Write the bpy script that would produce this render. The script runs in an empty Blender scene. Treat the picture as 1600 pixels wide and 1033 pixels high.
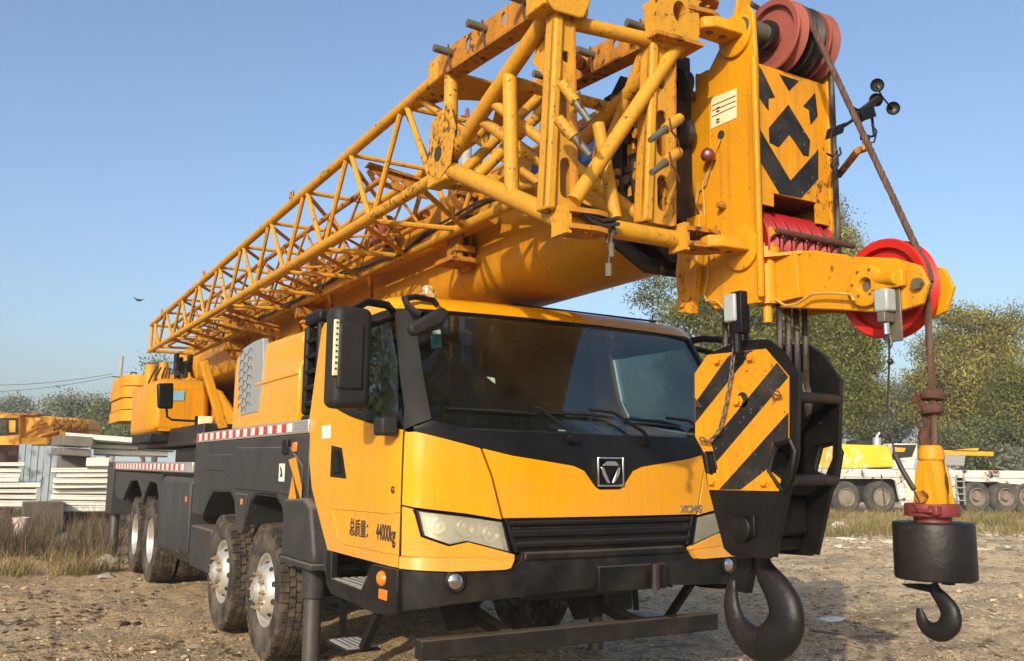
import bpy, bmesh, math, random
import numpy as np
from mathutils import Vector, Matrix, noise
from math import radians as rad, sin, cos, pi
random.seed(7)
scene = bpy.context.scene
COL = scene.collection
# ------------------------------------------------------------------ camera
W, H = 1600, 1033
FPX, YAW, PITCH, ROLL = 1419.15, 0.53084906, 0.1506007, 0.00996422
CAM = Vector((-3.51034911, -7.68736435, 1.55080628))
fw = Vector((sin(YAW)*cos(PITCH), cos(YAW)*cos(PITCH), sin(PITCH)))
rt = Vector((cos(YAW), -sin(YAW), 0)); up = rt.cross(fw)
R_ = cos(ROLL)*rt + sin(ROLL)*up; U_ = -sin(ROLL)*rt + cos(ROLL)*up
cd = bpy.data.cameras.new('camera'); cam = bpy.data.objects.new('camera', cd); COL.objects.link(cam)
cam.matrix_world = Matrix(((R_.x, U_.x, -fw.x, CAM.x), (R_.y, U_.y, -fw.y, CAM.y), (R_.z, U_.z, -fw.z, CAM.z), (0, 0, 0, 1)))
cd.sensor_width = 36; cd.lens = FPX/W*36; cd.clip_start = 0.1; cd.clip_end = 6000
scene.camera = cam
def ray(u, v): return (u-W/2)/FPX*R_ - (v-H/2)/FPX*U_ + fw
def A(u, v, x=None, y=None, z=None):
    """point of the real plane x / y / z = const that the survey picture shows at (u, v)"""
    d = ray(u, v)
    k, val = [(i, q) for i, q in enumerate((x, y, z)) if q is not None][0]
    return CAM + d*((val-CAM[k])/d[k])
def yz(u, v, x): p = A(u, v, x=x); return (p.y, p.z)
def xz(u, v, y): p = A(u, v, y=y); return (p.x, p.z)

# ------------------------------------------------------------------ object helpers
ORG = {}
def props(o, label=None, cat=None, group=None, kind=None):
    if label: o['label'] = label
    if cat: o['category'] = cat
    if group: o['group'] = group
    if kind: o['kind'] = kind
    return o
def thing(name, label, cat, loc=(0, 0, 0), group=None):
    o = bpy.data.objects.new(name, None); COL.objects.link(o); o.location = loc; o.empty_display_size = .2
    ORG[o.name] = Vector(loc); return props(o, label, cat, group)
def dup(o, parent=None, loc=None, rotz=None):
    n = o.copy(); COL.objects.link(n)
    if parent is not None: n.parent = parent
    if loc is not None: n.location = loc
    if rotz is not None: n.rotation_euler = (0, 0, rotz)
    ORG[n.name] = Vector(n.location)
    for ch in [c for c in o.children]:
        dup(ch, n)
    return n
def frame(d):
    d = d.normalized(); a = Vector((0, 0, 1)) if abs(d.z) < .9 else Vector((1, 0, 0))
    x = a.cross(d).normalized(); return x, d.cross(x), d
class MB:
    def __init__(s): s.bm = bmesh.new()
    def hexa(s, P):
        v = [s.bm.verts.new(p) for p in P]
        for f in ((0, 3, 2, 1), (4, 5, 6, 7), (0, 1, 5, 4), (1, 2, 6, 5), (2, 3, 7, 6), (3, 0, 4, 7)): s.bm.faces.new([v[i] for i in f])
        return s
    def box(s, x0, x1, y0, y1, z0, z1):
        return s.hexa([(x0, y0, z0), (x1, y0, z0), (x1, y1, z0), (x0, y1, z0), (x0, y0, z1), (x1, y0, z1), (x1, y1, z1), (x0, y1, z1)])
    def obox(s, c, ax, ay, az):
        c, ax, ay, az = map(Vector, (c, ax, ay, az))
        return s.hexa([c+i*ax+j*ay+k*az for k in (-1, 1) for i, j in ((-1, -1), (1, -1), (1, 1), (-1, 1))])
    def bar(s, p, q, w, h, upv=(0, 0, 1)):
        p, q = Vector(p), Vector(q); d = (q-p); n = d.normalized(); sx = n.cross(Vector(upv)).normalized(); sz = sx.cross(n)
        return s.obox((p+q)/2, d/2, sx*w/2, sz*h/2)
    def tube(s, p, q, r, n=10, r2=None):
        p, q = Vector(p), Vector(q); x, y, d = frame(q-p); r2 = r if r2 is None else r2
        a = [s.bm.verts.new(p+(x*cos(t)+y*sin(t))*r) for t in [2*pi*i/n for i in range(n)]]
        b = [s.bm.verts.new(q+(x*cos(t)+y*sin(t))*r2) for t in [2*pi*i/n for i in range(n)]]
        for i in range(n): s.bm.faces.new((a[i], a[(i+1) % n], b[(i+1) % n], b[i]))
        s.bm.faces.new(a[::-1]); s.bm.faces.new(b); return s
    def path(s, pts, r, n=8, sy=1.0):
        pts = [Vector(p) for p in pts]; rs = r if isinstance(r, (list, tuple)) else [r]*len(pts)
        T = [(pts[min(i+1, len(pts)-1)]-pts[max(i-1, 0)]).normalized() for i in range(len(pts))]
        x, y, _ = frame(T[0]); rings = []
        for i, p in enumerate(pts):
            x = (x-T[i]*x.dot(T[i])).normalized(); y = T[i].cross(x)
            rings.append([s.bm.verts.new(p+(x*cos(t)*sy+y*sin(t))*rs[i]) for t in [2*pi*k/n for k in range(n)]])
        for a, b in zip(rings, rings[1:]):
            for i in range(n): s.bm.faces.new((a[i], a[(i+1) % n], b[(i+1) % n], b[i]))
        s.bm.faces.new(rings[0][::-1]); s.bm.faces.new(rings[-1]); return s
    def lathe(s, prof, c, axis, n=32, closed=False):
        c = Vector(c); x, y, d = frame(Vector(axis)); rings = []
        for r, h in prof:
            if r < 1e-5: rings.append([s.bm.verts.new(c+d*h)])
            else: rings.append([s.bm.verts.new(c+d*h+(x*cos(t)+y*sin(t))*r) for t in [2*pi*k/n for k in range(n)]])
        pr = list(zip(rings, rings[1:]))
        if closed: pr.append((rings[-1], rings[0]))
        for a, b in pr:
            for i in range(n):
                j = (i+1) % n
                if len(a) == 1 and len(b) == 1: continue
                if len(a) == 1: s.bm.faces.new((a[0], b[j], b[i]))
                elif len(b) == 1: s.bm.faces.new((a[i], a[j], b[0]))
                else: s.bm.faces.new((a[i], a[j], b[j], b[i]))
        return s
    def prism(s, poly, vec):
        vec = Vector(vec); a = [s.bm.verts.new(p) for p in poly]; b = [s.bm.verts.new(Vector(p)+vec) for p in poly]; n = len(a)
        s.bm.faces.new(a[::-1]); s.bm.faces.new(b)
        for i in range(n): s.bm.faces.new((a[i], a[(i+1) % n], b[(i+1) % n], b[i]))
        return s
    def pyz(s, poly, x0, x1): return s.prism([(x0, y, z) for y, z in poly], (x1-x0, 0, 0))
    def pxz(s, poly, y0, y1): return s.prism([(x, y0, z) for x, z in poly], (0, y1-y0, 0))
    def pxy(s, poly, z0, z1): return s.prism([(x, y, z0) for x, y in poly], (0, 0, z1-z0))
    def sphere(s, c, r, sc=(1, 1, 1), n=14):
        m = Matrix.Translation(Vector(c)) @ Matrix.Diagonal((*[r*k for k in sc], 1))
        bmesh.ops.create_uvsphere(s.bm, u_segments=n, v_segments=max(6, n//2+2), radius=1, matrix=m); return s
    def mesh(s, me, M):
        t = bmesh.new(); t.from_mesh(me); bmesh.ops.transform(t, matrix=M, verts=t.verts)
        tm = bpy.data.meshes.new('tmp'); t.to_mesh(tm); t.free(); s.bm.from_mesh(tm); bpy.data.meshes.remove(tm); return s
    def plate(s, outer, holes, o, ax, ay, th):
        """plate with holes; outline in 2D, o + ax*u + ay*v, thickness th along ax x ay"""
        cu = bpy.data.curves.new('c', 'CURVE'); cu.dimensions = '2D'; cu.fill_mode = 'BOTH'; cu.extrude = th/2
        for pl in [outer]+holes:
            sp = cu.splines.new('POLY'); sp.points.add(len(pl)-1); sp.use_cyclic_u = True
            for q, p in zip(sp.points, pl): q.co = (p[0], p[1], 0, 1)
        ob = bpy.data.objects.new('c', cu); me = bpy.data.meshes.new_from_object(ob)
        ax, ay = Vector(ax).normalized(), Vector(ay).normalized(); az = ax.cross(ay); o = Vector(o)
        M = Matrix(((ax.x, ay.x, az.x, o.x), (ax.y, ay.y, az.y, o.y), (ax.z, ay.z, az.z, o.z), (0, 0, 0, 1)))
        s.mesh(me, M); bpy.data.objects.remove(ob); bpy.data.curves.remove(cu); bpy.data.meshes.remove(me); return s
    def text(s, body, size, o, ax, ay, th=.004, shear=0, sx=1, bold=0):
        cu = bpy.data.curves.new('t', 'FONT'); cu.body = body; cu.size = size; cu.extrude = th/2; cu.align_x = 'CENTER'; cu.align_y = 'CENTER'; cu.shear = shear; cu.offset = bold
        ob = bpy.data.objects.new('t', cu); me = bpy.data.meshes.new_from_object(ob)
        ax, ay = Vector(ax).normalized(), Vector(ay).normalized(); az = ax.cross(ay); o = Vector(o)
        M = Matrix(((ax.x*sx, ay.x, az.x, o.x), (ax.y*sx, ay.y, az.y, o.y), (ax.z*sx, ay.z, az.z, o.z), (0, 0, 0, 1)))
        s.mesh(me, M); bpy.data.objects.remove(ob); bpy.data.curves.remove(cu); bpy.data.meshes.remove(me); return s
    def build(s, name, mat, parent=None, bevel=0, smooth=35, origin=None, label=None, seg=2, fix=True):
        bm = s.bm
        if fix: bmesh.ops.recalc_face_normals(bm, faces=bm.faces)
        po = Vector((0, 0, 0))
        p = parent
        if p is not None: po = ORG[p.name]
        og = po if origin is None else Vector(origin)
        bmesh.ops.translate(bm, vec=-og, verts=bm.verts)
        me = bpy.data.meshes.new(name); bm.to_mesh(me); bm.free()
        me.materials.append(mat)
        o = bpy.data.objects.new(name, me); COL.objects.link(o)
        if smooth:
            for f in me.polygons: f.use_smooth = True
            me.set_sharp_from_angle(angle=rad(smooth))
        if bevel:
            m = o.modifiers.new('bevel', 'BEVEL'); m.width = bevel; m.segments = seg; m.limit_method = 'ANGLE'; m.angle_limit = rad(40); m.harden_normals = False
        if parent is not None: o.parent = parent; o.location = og-po
        else: o.location = og
        ORG[o.name] = og
        if label: o['label'] = label
        return o
def circ(cx, cy, r, n=16, ry=None): return [(cx+r*cos(2*pi*i/n), cy+(ry or r)*sin(2*pi*i/n)) for i in range(n)]
def slot(cx, cy, w, h, n=8):
    r = w/2; pts = [(cx+r*cos(pi*i/n), cy+h/2-r+r*sin(pi*i/n)) for i in range(n+1)]
    return pts+[(cx+r*cos(pi+pi*i/n), cy-h/2+r+r*sin(pi+pi*i/n)) for i in range(n+1)]

# ------------------------------------------------------------------ materials
def newmat(name):
    m = bpy.data.materials.new(name); m.use_nodes = True; nt = m.node_tree; nt.nodes.clear()
    out = nt.nodes.new('ShaderNodeOutputMaterial'); return m, nt, out
def nd(nt, t, **k):
    n = nt.nodes.new(t)
    for a, b in k.items():
        if a in n.bl_rna.properties: setattr(n, a, b)
        else: n.inputs[a].default_value = b
    return n
def ramp(nt, src, stops):
    r = nt.nodes.new('ShaderNodeValToRGB'); cr = r.color_ramp
    while len(cr.elements) < len(stops): cr.elements.new(.5)
    for e, (p, c) in zip(cr.elements, stops):
        e.position = p; e.color = (c, c, c, 1) if not isinstance(c, tuple) else (*c, 1)
    nt.links.new(src, r.inputs[0]); return r
def mixc(nt, fac, a, b, mode='MIX'):
    m = nt.nodes.new('ShaderNodeMix'); m.data_type = 'RGBA'; m.blend_type = mode
    for s, v in ((0, fac), (6, a), (7, b)):
        if hasattr(v, 'default_value') or hasattr(v, 'is_linked'): nt.links.new(v, m.inputs[s])
        elif isinstance(v, tuple): m.inputs[s].default_value = (*v, 1)
        else: m.inputs[s].default_value = v
    return m.outputs[2]
def paint(name, col, rough=.4, metal=0, dirt=(.10, .075, .05), dirt_amt=.35, dirt_scale=2.5, rust=0, rust_scale=9, rust_col=(.085, .03, .014),
          streak=0, bump=.0, bump_scale=60, var=.12, coat=0, spec=.5, chips=0, topdust=0, lowdust=0):
    m, nt, out = newmat(name); L = nt.links.new
    b = nd(nt, 'ShaderNodeBsdfPrincipled'); L(b.outputs[0], out.inputs[0])
    tc = nd(nt, 'ShaderNodeTexCoord'); P = tc.outputs['Object']
    n1 = nd(nt, 'ShaderNodeTexNoise', Scale=dirt_scale, Detail=8, Roughness=.65); L(P, n1.inputs['Vector'])
    n0 = nd(nt, 'ShaderNodeTexNoise', Scale=.9, Detail=3); L(P, n0.inputs['Vector'])
    r0 = ramp(nt, n0.outputs[0], [(.3, 1-var), (.7, 1+0*var)])
    c = mixc(nt, 1.0, col, r0.outputs[0], 'MULTIPLY')
    rr = None
    if dirt_amt:
        r1 = ramp(nt, n1.outputs[0], [(.42, 0.0), (.72, 1.0)])
        f = nd(nt, 'ShaderNodeMath', operation='MULTIPLY'); L(r1.outputs[0], f.inputs[0]); f.inputs[1].default_value = dirt_amt
        c = mixc(nt, f.outputs[0], c, dirt); rr = f.outputs[0]
    if streak:
        mp = nd(nt, 'ShaderNodeMapping'); mp.inputs['Scale'].default_value = (22, 22, .8); L(P, mp.inputs[0])
        n2 = nd(nt, 'ShaderNodeTexNoise', Scale=1.0, Detail=5, Roughness=.6); L(mp.outputs[0], n2.inputs['Vector'])
        r2 = ramp(nt, n2.outputs[0], [(.52, 0.0), (.75, 1.0)])
        f2 = nd(nt, 'ShaderNodeMath', operation='MULTIPLY'); L(r2.outputs[0], f2.inputs[0]); f2.inputs[1].default_value = streak
        c = mixc(nt, f2.outputs[0], c, tuple(k*.45 for k in dirt))
    if topdust:
        g = nd(nt, 'ShaderNodeNewGeometry'); sx = nd(nt, 'ShaderNodeSeparateXYZ'); L(g.outputs['Normal'], sx.inputs[0])
        r5 = ramp(nt, sx.outputs[2], [(.3, 0.0), (.95, topdust)])
        c = mixc(nt, r5.outputs[0], c, (.32, .25, .17))
    if lowdust:
        sz = nd(nt, 'ShaderNodeSeparateXYZ'); L(P, sz.inputs[0])
        mz = nd(nt, 'ShaderNodeMath', operation='MULTIPLY_ADD'); L(n1.outputs[0], mz.inputs[0]); mz.inputs[1].default_value = -.9; L(sz.outputs[2], mz.inputs[2])
        r7 = ramp(nt, mz.outputs[0], [(.45, lowdust), (1.0, 0.0)]); c = mixc(nt, r7.outputs[0], c, (.34, .24, .13))
    fr = None
    if rust:
        n3 = nd(nt, 'ShaderNodeTexNoise', Scale=rust_scale, Detail=9, Roughness=.72); L(P, n3.inputs['Vector'])
        n4 = nd(nt, 'ShaderNodeTexNoise', Scale=1.6, Detail=2); L(P, n4.inputs['Vector'])
        ad = nd(nt, 'ShaderNodeMath', operation='MULTIPLY_ADD'); L(n4.outputs[0], ad.inputs[0]); ad.inputs[1].default_value = .5; L(n3.outputs[0], ad.inputs[2])
        t = .98-.32*rust
        r3 = ramp(nt, ad.outputs[0], [(max(t-.0, 0), 0.0), (min(t+.06, 1), 1.0)]); fr = r3.outputs[0]
        c = mixc(nt, fr, c, rust_col)
    if chips:
        n5 = nd(nt, 'ShaderNodeTexNoise', Scale=45, Detail=4, Roughness=.6); L(P, n5.inputs['Vector'])
        r6 = ramp(nt, n5.outputs[0], [(.70-.1*chips, 0.0), (.74-.1*chips, 1.0)])
        c = mixc(nt, r6.outputs[0], c, tuple(min(1, k*1.9+.12) for k in col) if max(col) < .2 else (.14, .07, .03))
    L(c, b.inputs['Base Color'])
    rmix = nd(nt, 'ShaderNodeMath', operation='MULTIPLY_ADD'); L(n1.outputs[0], rmix.inputs[0]); rmix.inputs[1].default_value = .25; rmix.inputs[2].default_value = max(0, rough-.1)
    if fr is not None:
        mr = nd(nt, 'ShaderNodeMix'); L(fr, mr.inputs[0]); L(rmix.outputs[0], mr.inputs[2]); mr.inputs[3].default_value = .85; L(mr.outputs[0], b.inputs['Roughness'])
    else: L(rmix.outputs[0], b.inputs['Roughness'])
    b.inputs['Metallic'].default_value = metal; b.inputs['Coat Weight'].default_value = coat; b.inputs['Coat Roughness'].default_value = .12
    b.inputs['Specular IOR Level'].default_value = spec
    if bump:
        nb = nd(nt, 'ShaderNodeTexNoise', Scale=bump_scale, Detail=6); L(P, nb.inputs['Vector'])
        bp = nd(nt, 'ShaderNodeBump', Strength=bump, Distance=.01); L(nb.outputs[0], bp.inputs['Height']); L(bp.outputs[0], b.inputs['Normal'])
    return m
YC = (.78, .30, .012)
M = {}
M['cab_yellow'] = paint('cab_yellow_paint', (.66, .278, .001), rough=.27, dirt_amt=.2, dirt=(.42, .19, .02), dirt_scale=4, var=.08, coat=.3, spec=.22, streak=.22, lowdust=.28)
M['yellow'] = paint('crane_yellow_paint', (.58, .25, .004), rough=.45, dirt_amt=.35, dirt=(.32, .125, .02), rust=.27, rust_scale=22, rust_col=(.14, .05, .016), streak=.4, bump=.12, bump_scale=40, chips=.35, spec=.28)
M['boom_yellow'] = paint('boom_yellow_paint', (.55, .232, .004), rough=.42, dirt_amt=.35, dirt=(.34, .14, .022), streak=.4, rust=.05, var=.18, spec=.28)
M['jib_yellow'] = paint('weathered_jib_paint', (.52, .25, .014), rough=.55, dirt_amt=.5, dirt=(.36, .17, .035), dirt_scale=6, rust=.44, rust_scale=26, rust_col=(.075, .030, .014), streak=.3, bump=.2, bump_scale=50, chips=.6, spec=.3)
M['rust_yellow'] = paint('rusty_yellow_steel', (.44, .175, .010), rough=.6, dirt_amt=.75, dirt=(.22, .085, .02), dirt_scale=6, rust=.55, rust_scale=20, rust_col=(.075, .027, .013), streak=.5, bump=.35, bump_scale=40, chips=.6, spec=.3)
M['far_yellow'] = paint('faded_yellow_paint', (.74, .32, .015), rough=.5, dirt_amt=.25, dirt=(.4, .22, .08), rust=.1, spec=.3)
M['patchy_yellow'] = paint('peeling_yellow_paint', (.78, .46, .02), rough=.5, dirt_amt=0, rust=.62, rust_scale=1.2, rust_col=(.68, .64, .50))
M['grey'] = paint('dark_grey_paint', (.026, .0275, .029), rough=.5, dirt=(.085, .065, .045), dirt_amt=.35, streak=.12, bump=.05, chips=.1, topdust=.4, spec=.28)
M['black'] = paint('black_plastic', (.005, .005, .0053), rough=.5, dirt=(.03, .026, .02), dirt_amt=.2, topdust=.1, spec=.2)
M['gloss_black'] = paint('gloss_black_panel', (.005, .0053, .0056), rough=.35, dirt=(.025, .022, .02), dirt_amt=.2, spec=.22)
M['bumper_black'] = paint('bumper_black_plastic', (.005, .005, .005), rough=.45, dirt=(.05, .04, .03), dirt_amt=.4, dirt_scale=5, topdust=.2, spec=.2, streak=.3)
M['mirror'] = paint('mirror_shell_plastic', (.017, .0165, .016), rough=.55, dirt=(.05, .042, .036), dirt_amt=.25, spec=.22)
M['dark'] = paint('dark_interior', (.014, .014, .014), rough=.8, dirt_amt=.2)
M['dusty_rim'] = paint('dusty_far_rim', (.20, .165, .12), rough=.8, dirt=(.10, .08, .06), dirt_amt=.5, dirt_scale=6)
M['dusty_rubber'] = paint('dusty_far_tyre_rubber', (.05, .047, .042), rough=.9, dirt=(.16, .14, .11), dirt_amt=.6, spec=.2)
M['seat'] = paint('dark_grey_upholstery', (.022, .022, .023), rough=.9, dirt_amt=.1, spec=.2)
M['dash'] = paint('grey_dashboard_plastic', (.045, .045, .042), rough=.7, dirt_amt=.2, spec=.2)
M['greasy'] = paint('greasy_black_steel', (.010, .009, .008), rough=.5, dirt=(.07, .034, .016), dirt_amt=.5, dirt_scale=9, bump=.25, spec=.35)
M['hook_black'] = paint('worn_black_hook_steel', (.007, .0073, .0076), rough=.45, dirt=(.04, .022, .013), dirt_amt=.35, dirt_scale=5, rust=.3, rust_scale=8, bump=.3, bump_scale=25, chips=.02, spec=.3, streak=.3)
M['block_black'] = paint('black_block_paint', (.0035, .0035, .0035), rough=.42, dirt=(.022, .017, .013), dirt_amt=.35, dirt_scale=5, chips=.02, bump=.1, spec=.25, streak=.35)
M['stripe_yellow'] = paint('stripe_yellow_paint', (.62, .255, .005), rough=.42, dirt_amt=.4, dirt=(.34, .14, .02), dirt_scale=5, rust=.25, rust_scale=30, chips=.4, streak=.45, spec=.3)
M['stripe_black'] = paint('stripe_black_paint', (.010, .010, .011), rough=.5, dirt=(.09, .07, .05), dirt_amt=.35, dirt_scale=7, chips=.6, spec=.3)
M['rubber'] = paint('tyre_rubber', (.026, .0245, .022), rough=.85, dirt=(.17, .138, .10), dirt_amt=.7, dirt_scale=5, spec=.2, bump=.1)
M['tread'] = paint('tyre_tread_rubber', (.035, .03, .026), rough=.9, dirt=(.20, .145, .095), dirt_amt=.7, dirt_scale=7, spec=.15, bump=.15)
M['steel_rim'] = paint('polished_rim_metal', (.56, .54, .49), rough=.38, metal=.6, dirt=(.24, .17, .10), dirt_amt=.55, dirt_scale=11)
M['brass'] = paint('greasy_brass_nuts', (.50, .38, .22), rough=.35, metal=.7, dirt=(.12, .08, .04), dirt_amt=.5, dirt_scale=20)
M['chrome'] = paint('chrome', (.6, .6, .6), rough=.15, metal=1, dirt_amt=.15)
M['alu'] = paint('brushed_aluminium', (.55, .54, .52), rough=.4, metal=.7, dirt=(.25, .2, .15), dirt_amt=.45, dirt_scale=12)
M['tread_plate'] = paint('checker_plate', (.42, .41, .39), rough=.45, metal=.6, dirt=(.2, .16, .12), dirt_amt=.5, dirt_scale=20)
M['rod'] = paint('dull_steel_rod', (.10, .095, .09), rough=.4, metal=.6, dirt=(.12, .10, .08), dirt_amt=.6, dirt_scale=6, streak=.4)
M['pin'] = paint('dull_grey_pin', (.14, .125, .095), rough=.5, metal=.3, dirt=(.07, .045, .025), dirt_amt=.6, dirt_scale=10, spec=.3)
M['red'] = paint('red_sheave_paint', (.28, .006, .010), rough=.45, dirt_amt=.4, dirt=(.14, .02, .012), rust=.2, spec=.3)
M['pink_red'] = paint('faded_red_sheave', (.26, .070, .052), rough=.7, dirt_amt=.6, dirt=(.10, .04, .03), rust=.2, spec=.2)
M['bright_red'] = paint('red_nylon_wheel', (.46, .014, .008), rough=.4, dirt_amt=.35, dirt=(.25, .035, .018), dirt_scale=4, spec=.3)
M['dark_red'] = paint('dark_red_clamp_paint', (.16, .022, .02), rough=.5, dirt_amt=.4, dirt=(.05, .03, .02), rust=.4)
M['rope'] = paint('rusty_wire_rope', (.10, .05, .03), rough=.7, metal=.2, dirt=(.04, .025, .018), dirt_amt=.6, dirt_scale=18)
M['rope_dark'] = paint('greased_wire_rope', (.03, .024, .02), rough=.5, metal=.3, dirt=(.10, .06, .035), dirt_amt=.5, dirt_scale=18)
M['rust'] = paint('rusted_steel', (.085, .032, .017), rough=.85, dirt=(.045, .02, .013), dirt_amt=.6, dirt_scale=20, bump=.6, bump_scale=50)
M['beam'] = paint('grimy_steel_bar', (.010, .009, .008), rough=.65, dirt=(.045, .034, .024), dirt_amt=.6, dirt_scale=5, topdust=.25, bump=.2, spec=.2)
M['red_tape'] = paint('red_reflective_tape', (.50, .012, .02), rough=.35, dirt_amt=.2)
M['white_tape'] = paint('white_reflective_tape', (.72, .68, .60), rough=.35, dirt=(.45, .36, .25), dirt_amt=.35)
M['orange'] = paint('orange_marker_plastic', (.72, .17, .012), rough=.25, dirt_amt=.15)
M['white'] = paint('white_label', (.74, .72, .64), rough=.5, dirt=(.5, .42, .3), dirt_amt=.4, dirt_scale=6)
M['cream'] = paint('cream_label', (.74, .66, .42), rough=.5, dirt=(.5, .36, .15), dirt_amt=.4, dirt_scale=8)
M['blue'] = paint('blue_lettering', (.012, .055, .22), rough=.4, dirt_amt=.2)
M['light_blue'] = paint('pale_blue_sticker', (.16, .42, .58), rough=.5, dirt_amt=.3)
M['ink'] = paint('black_ink', (.03, .02, .015), rough=.6, dirt_amt=0)
M['hex_grey'] = paint('grey_hood_grille', (.24, .255, .26), rough=.55, dirt=(.14, .12, .1), dirt_amt=.3)
M['hose'] = paint('black_hose', (.013, .013, .013), rough=.45, dirt_amt=.2)
M['cable'] = paint('yellowed_cable', (.5, .28, .06), rough=.5, dirt_amt=.4, dirt=(.15, .09, .04))
M['switch_grey'] = paint('grey_switch_box', (.30, .34, .34), rough=.45, dirt_amt=.3)
M['maroon'] = paint('maroon_lamp', (.12, .01, .014), rough=.2, dirt_amt=.1)
M['white_steel'] = paint('white_truck_paint', (.60, .58, .52), rough=.5, dirt=(.30, .26, .2), dirt_amt=.5, dirt_scale=1.6, rust=.5, rust_scale=3)
M['panel'] = paint('white_sandwich_panel', (.74, .73, .64), rough=.45, dirt=(.45, .38, .26), dirt_amt=.35, dirt_scale=2)
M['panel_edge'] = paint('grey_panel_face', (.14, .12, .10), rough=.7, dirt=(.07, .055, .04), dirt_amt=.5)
M['corrugated'] = paint('blue_grey_sheet_metal', (.20, .245, .285), rough=.5, metal=.1, dirt=(.16, .15, .13), dirt_amt=.5, streak=.4)
M['concrete'] = paint('weathered_concrete', (.32, .29, .25), rough=.9, dirt=(.18, .15, .12), dirt_amt=.5, bump=.3)
M['bark'] = paint('tree_bark', (.10, .075, .055), rough=.95, dirt=(.05, .04, .03), dirt_amt=.6, bump=.6, bump_scale=20)
M['bird'] = paint('dark_feathers', (.03, .03, .03), rough=.9, dirt_amt=0)
M['rag'] = paint('dirty_white_plastic', (.62, .60, .54), rough=.6, dirt=(.3, .25, .18), dirt_amt=.5, dirt_scale=8)
M['bucket'] = paint('faded_bucket_plastic', (.60, .50, .42), rough=.6, dirt=(.55, .16, .06), dirt_amt=.5, dirt_scale=3)
M['maroon_sheet'] = paint('brown_red_sheet', (.07, .025, .018), rough=.8, dirt_amt=.4)
M['lamp_bowl'] = paint('silvered_lamp_bowl', (.92, .90, .80), rough=.25, metal=.35, dirt_amt=0)
M['cloth'] = paint('sun_bleached_cloth', (.30, .26, .2), rough=.9, dirt_amt=.4)
M['teal'] = paint('teal_sticker', (.02, .16, .22), rough=.5, dirt_amt=0)

def glass(name, tint, refl=1.0, rough=.02, dcol=(.16, .15, .13), damt=(.008, .05)):
    m, nt, out = newmat(name); L = nt.links.new
    t = nd(nt, 'ShaderNodeBsdfTransparent'); t.inputs[0].default_value = (*tint, 1)
    g = nd(nt, 'ShaderNodeBsdfGlossy'); g.inputs['Roughness'].default_value = rough; g.inputs[0].default_value = (1, 1, 1, 1)
    fr = nd(nt, 'ShaderNodeFresnel', IOR=1.5)
    mu = nd(nt, 'ShaderNodeMath', operation='MULTIPLY'); L(fr.outputs[0], mu.inputs[0]); mu.inputs[1].default_value = refl
    d = nd(nt, 'ShaderNodeBsdfDiffuse'); d.inputs[0].default_value = (*dcol, 1)
    tc = nd(nt, 'ShaderNodeTexCoord'); n = nd(nt, 'ShaderNodeTexNoise', Scale=2.2, Detail=8, Roughness=.7); L(tc.outputs['Object'], n.inputs['Vector'])
    r = ramp(nt, n.outputs[0], [(.4, damt[0]), (.8, damt[1])])
    m0 = nd(nt, 'ShaderNodeMixShader'); L(r.outputs[0], m0.inputs[0]); L(t.outputs[0], m0.inputs[1]); L(d.outputs[0], m0.inputs[2])
    m1 = nd(nt, 'ShaderNodeMixShader'); L(mu.outputs[0], m1.inputs[0]); L(m0.outputs[0], m1.inputs[1]); L(g.outputs[0], m1.inputs[2])
    L(m1.outputs[0], out.inputs[0]); return m
M['glass'] = glass('tinted_windscreen_glass', (.80, .87, .82), .26)
M['side_glass'] = glass('tinted_side_glass', (.80, .87, .80), .9)
M['lens'] = glass('yellowed_lens_plastic', (.985, .975, .92), 1.0, .08, (.98, .93, .72), (.14, .34))

def leafmat(name, c1, c2, c3, trans=.35):
    m, nt, out = newmat(name); L = nt.links.new
    g = nd(nt, 'ShaderNodeNewGeometry'); r = ramp(nt, g.outputs['Random Per Island'], [(0, c1), (.55, c2), (1, c3)])
    tc = nd(nt, 'ShaderNodeTexCoord'); n = nd(nt, 'ShaderNodeTexNoise', Scale=.45, Detail=3); L(tc.outputs['Object'], n.inputs['Vector'])
    rn = ramp(nt, n.outputs[0], [(.35, .62), (.65, 1.3)]); c = mixc(nt, 1.0, r.outputs[0], rn.outputs[0], 'MULTIPLY')
    d = nd(nt, 'ShaderNodeBsdfPrincipled', Roughness=.6); d.inputs['Specular IOR Level'].default_value = .25; L(c, d.inputs['Base Color'])
    t = nd(nt, 'ShaderNodeBsdfTranslucent'); L(c, t.inputs[0])
    mx = nd(nt, 'ShaderNodeMixShader'); mx.inputs[0].default_value = trans; L(d.outputs[0], mx.inputs[1]); L(t.outputs[0], mx.inputs[2])
    L(mx.outputs[0], out.inputs[0]); return m
M['leaf_olive'] = leafmat('olive_willow_leaves', (.07, .085, .018), (.15, .16, .035), (.28, .26, .06))
M['leaf_yellow'] = leafmat('autumn_yellow_leaves', (.11, .115, .028), (.24, .22, .05), (.42, .34, .08))
M['leaf_green'] = leafmat('mid_green_leaves', (.065, .08, .03), (.13, .15, .055), (.22, .22, .085))
M['leaf_grey'] = leafmat('grey_green_far_leaves', (.12, .13, .085), (.19, .20, .135), (.28, .27, .19))  # palette paled and greyed, distance haze put into the leaf colour
M['straw'] = leafmat('dry_straw_grass', (.10, .075, .035), (.24, .17, .07), (.40, .30, .13), .25)
M['weed'] = leafmat('dead_brown_weed', (.05, .035, .02), (.11, .075, .045), (.20, .14, .08), .15)
M['grass'] = leafmat('yellow_green_grass', (.10, .10, .03), (.26, .20, .08), (.42, .32, .14), .3)

# ================================================================== THE CRANE
crane = thing('mobile_crane', 'big yellow four axle truck crane with lattice jib folded beside its boom', 'crane', (0, 3, 0))
def P(mb, name, mat, parent=None, bevel=0, **k): return mb.build(name, M[mat], parent or crane, bevel, **k)

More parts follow.
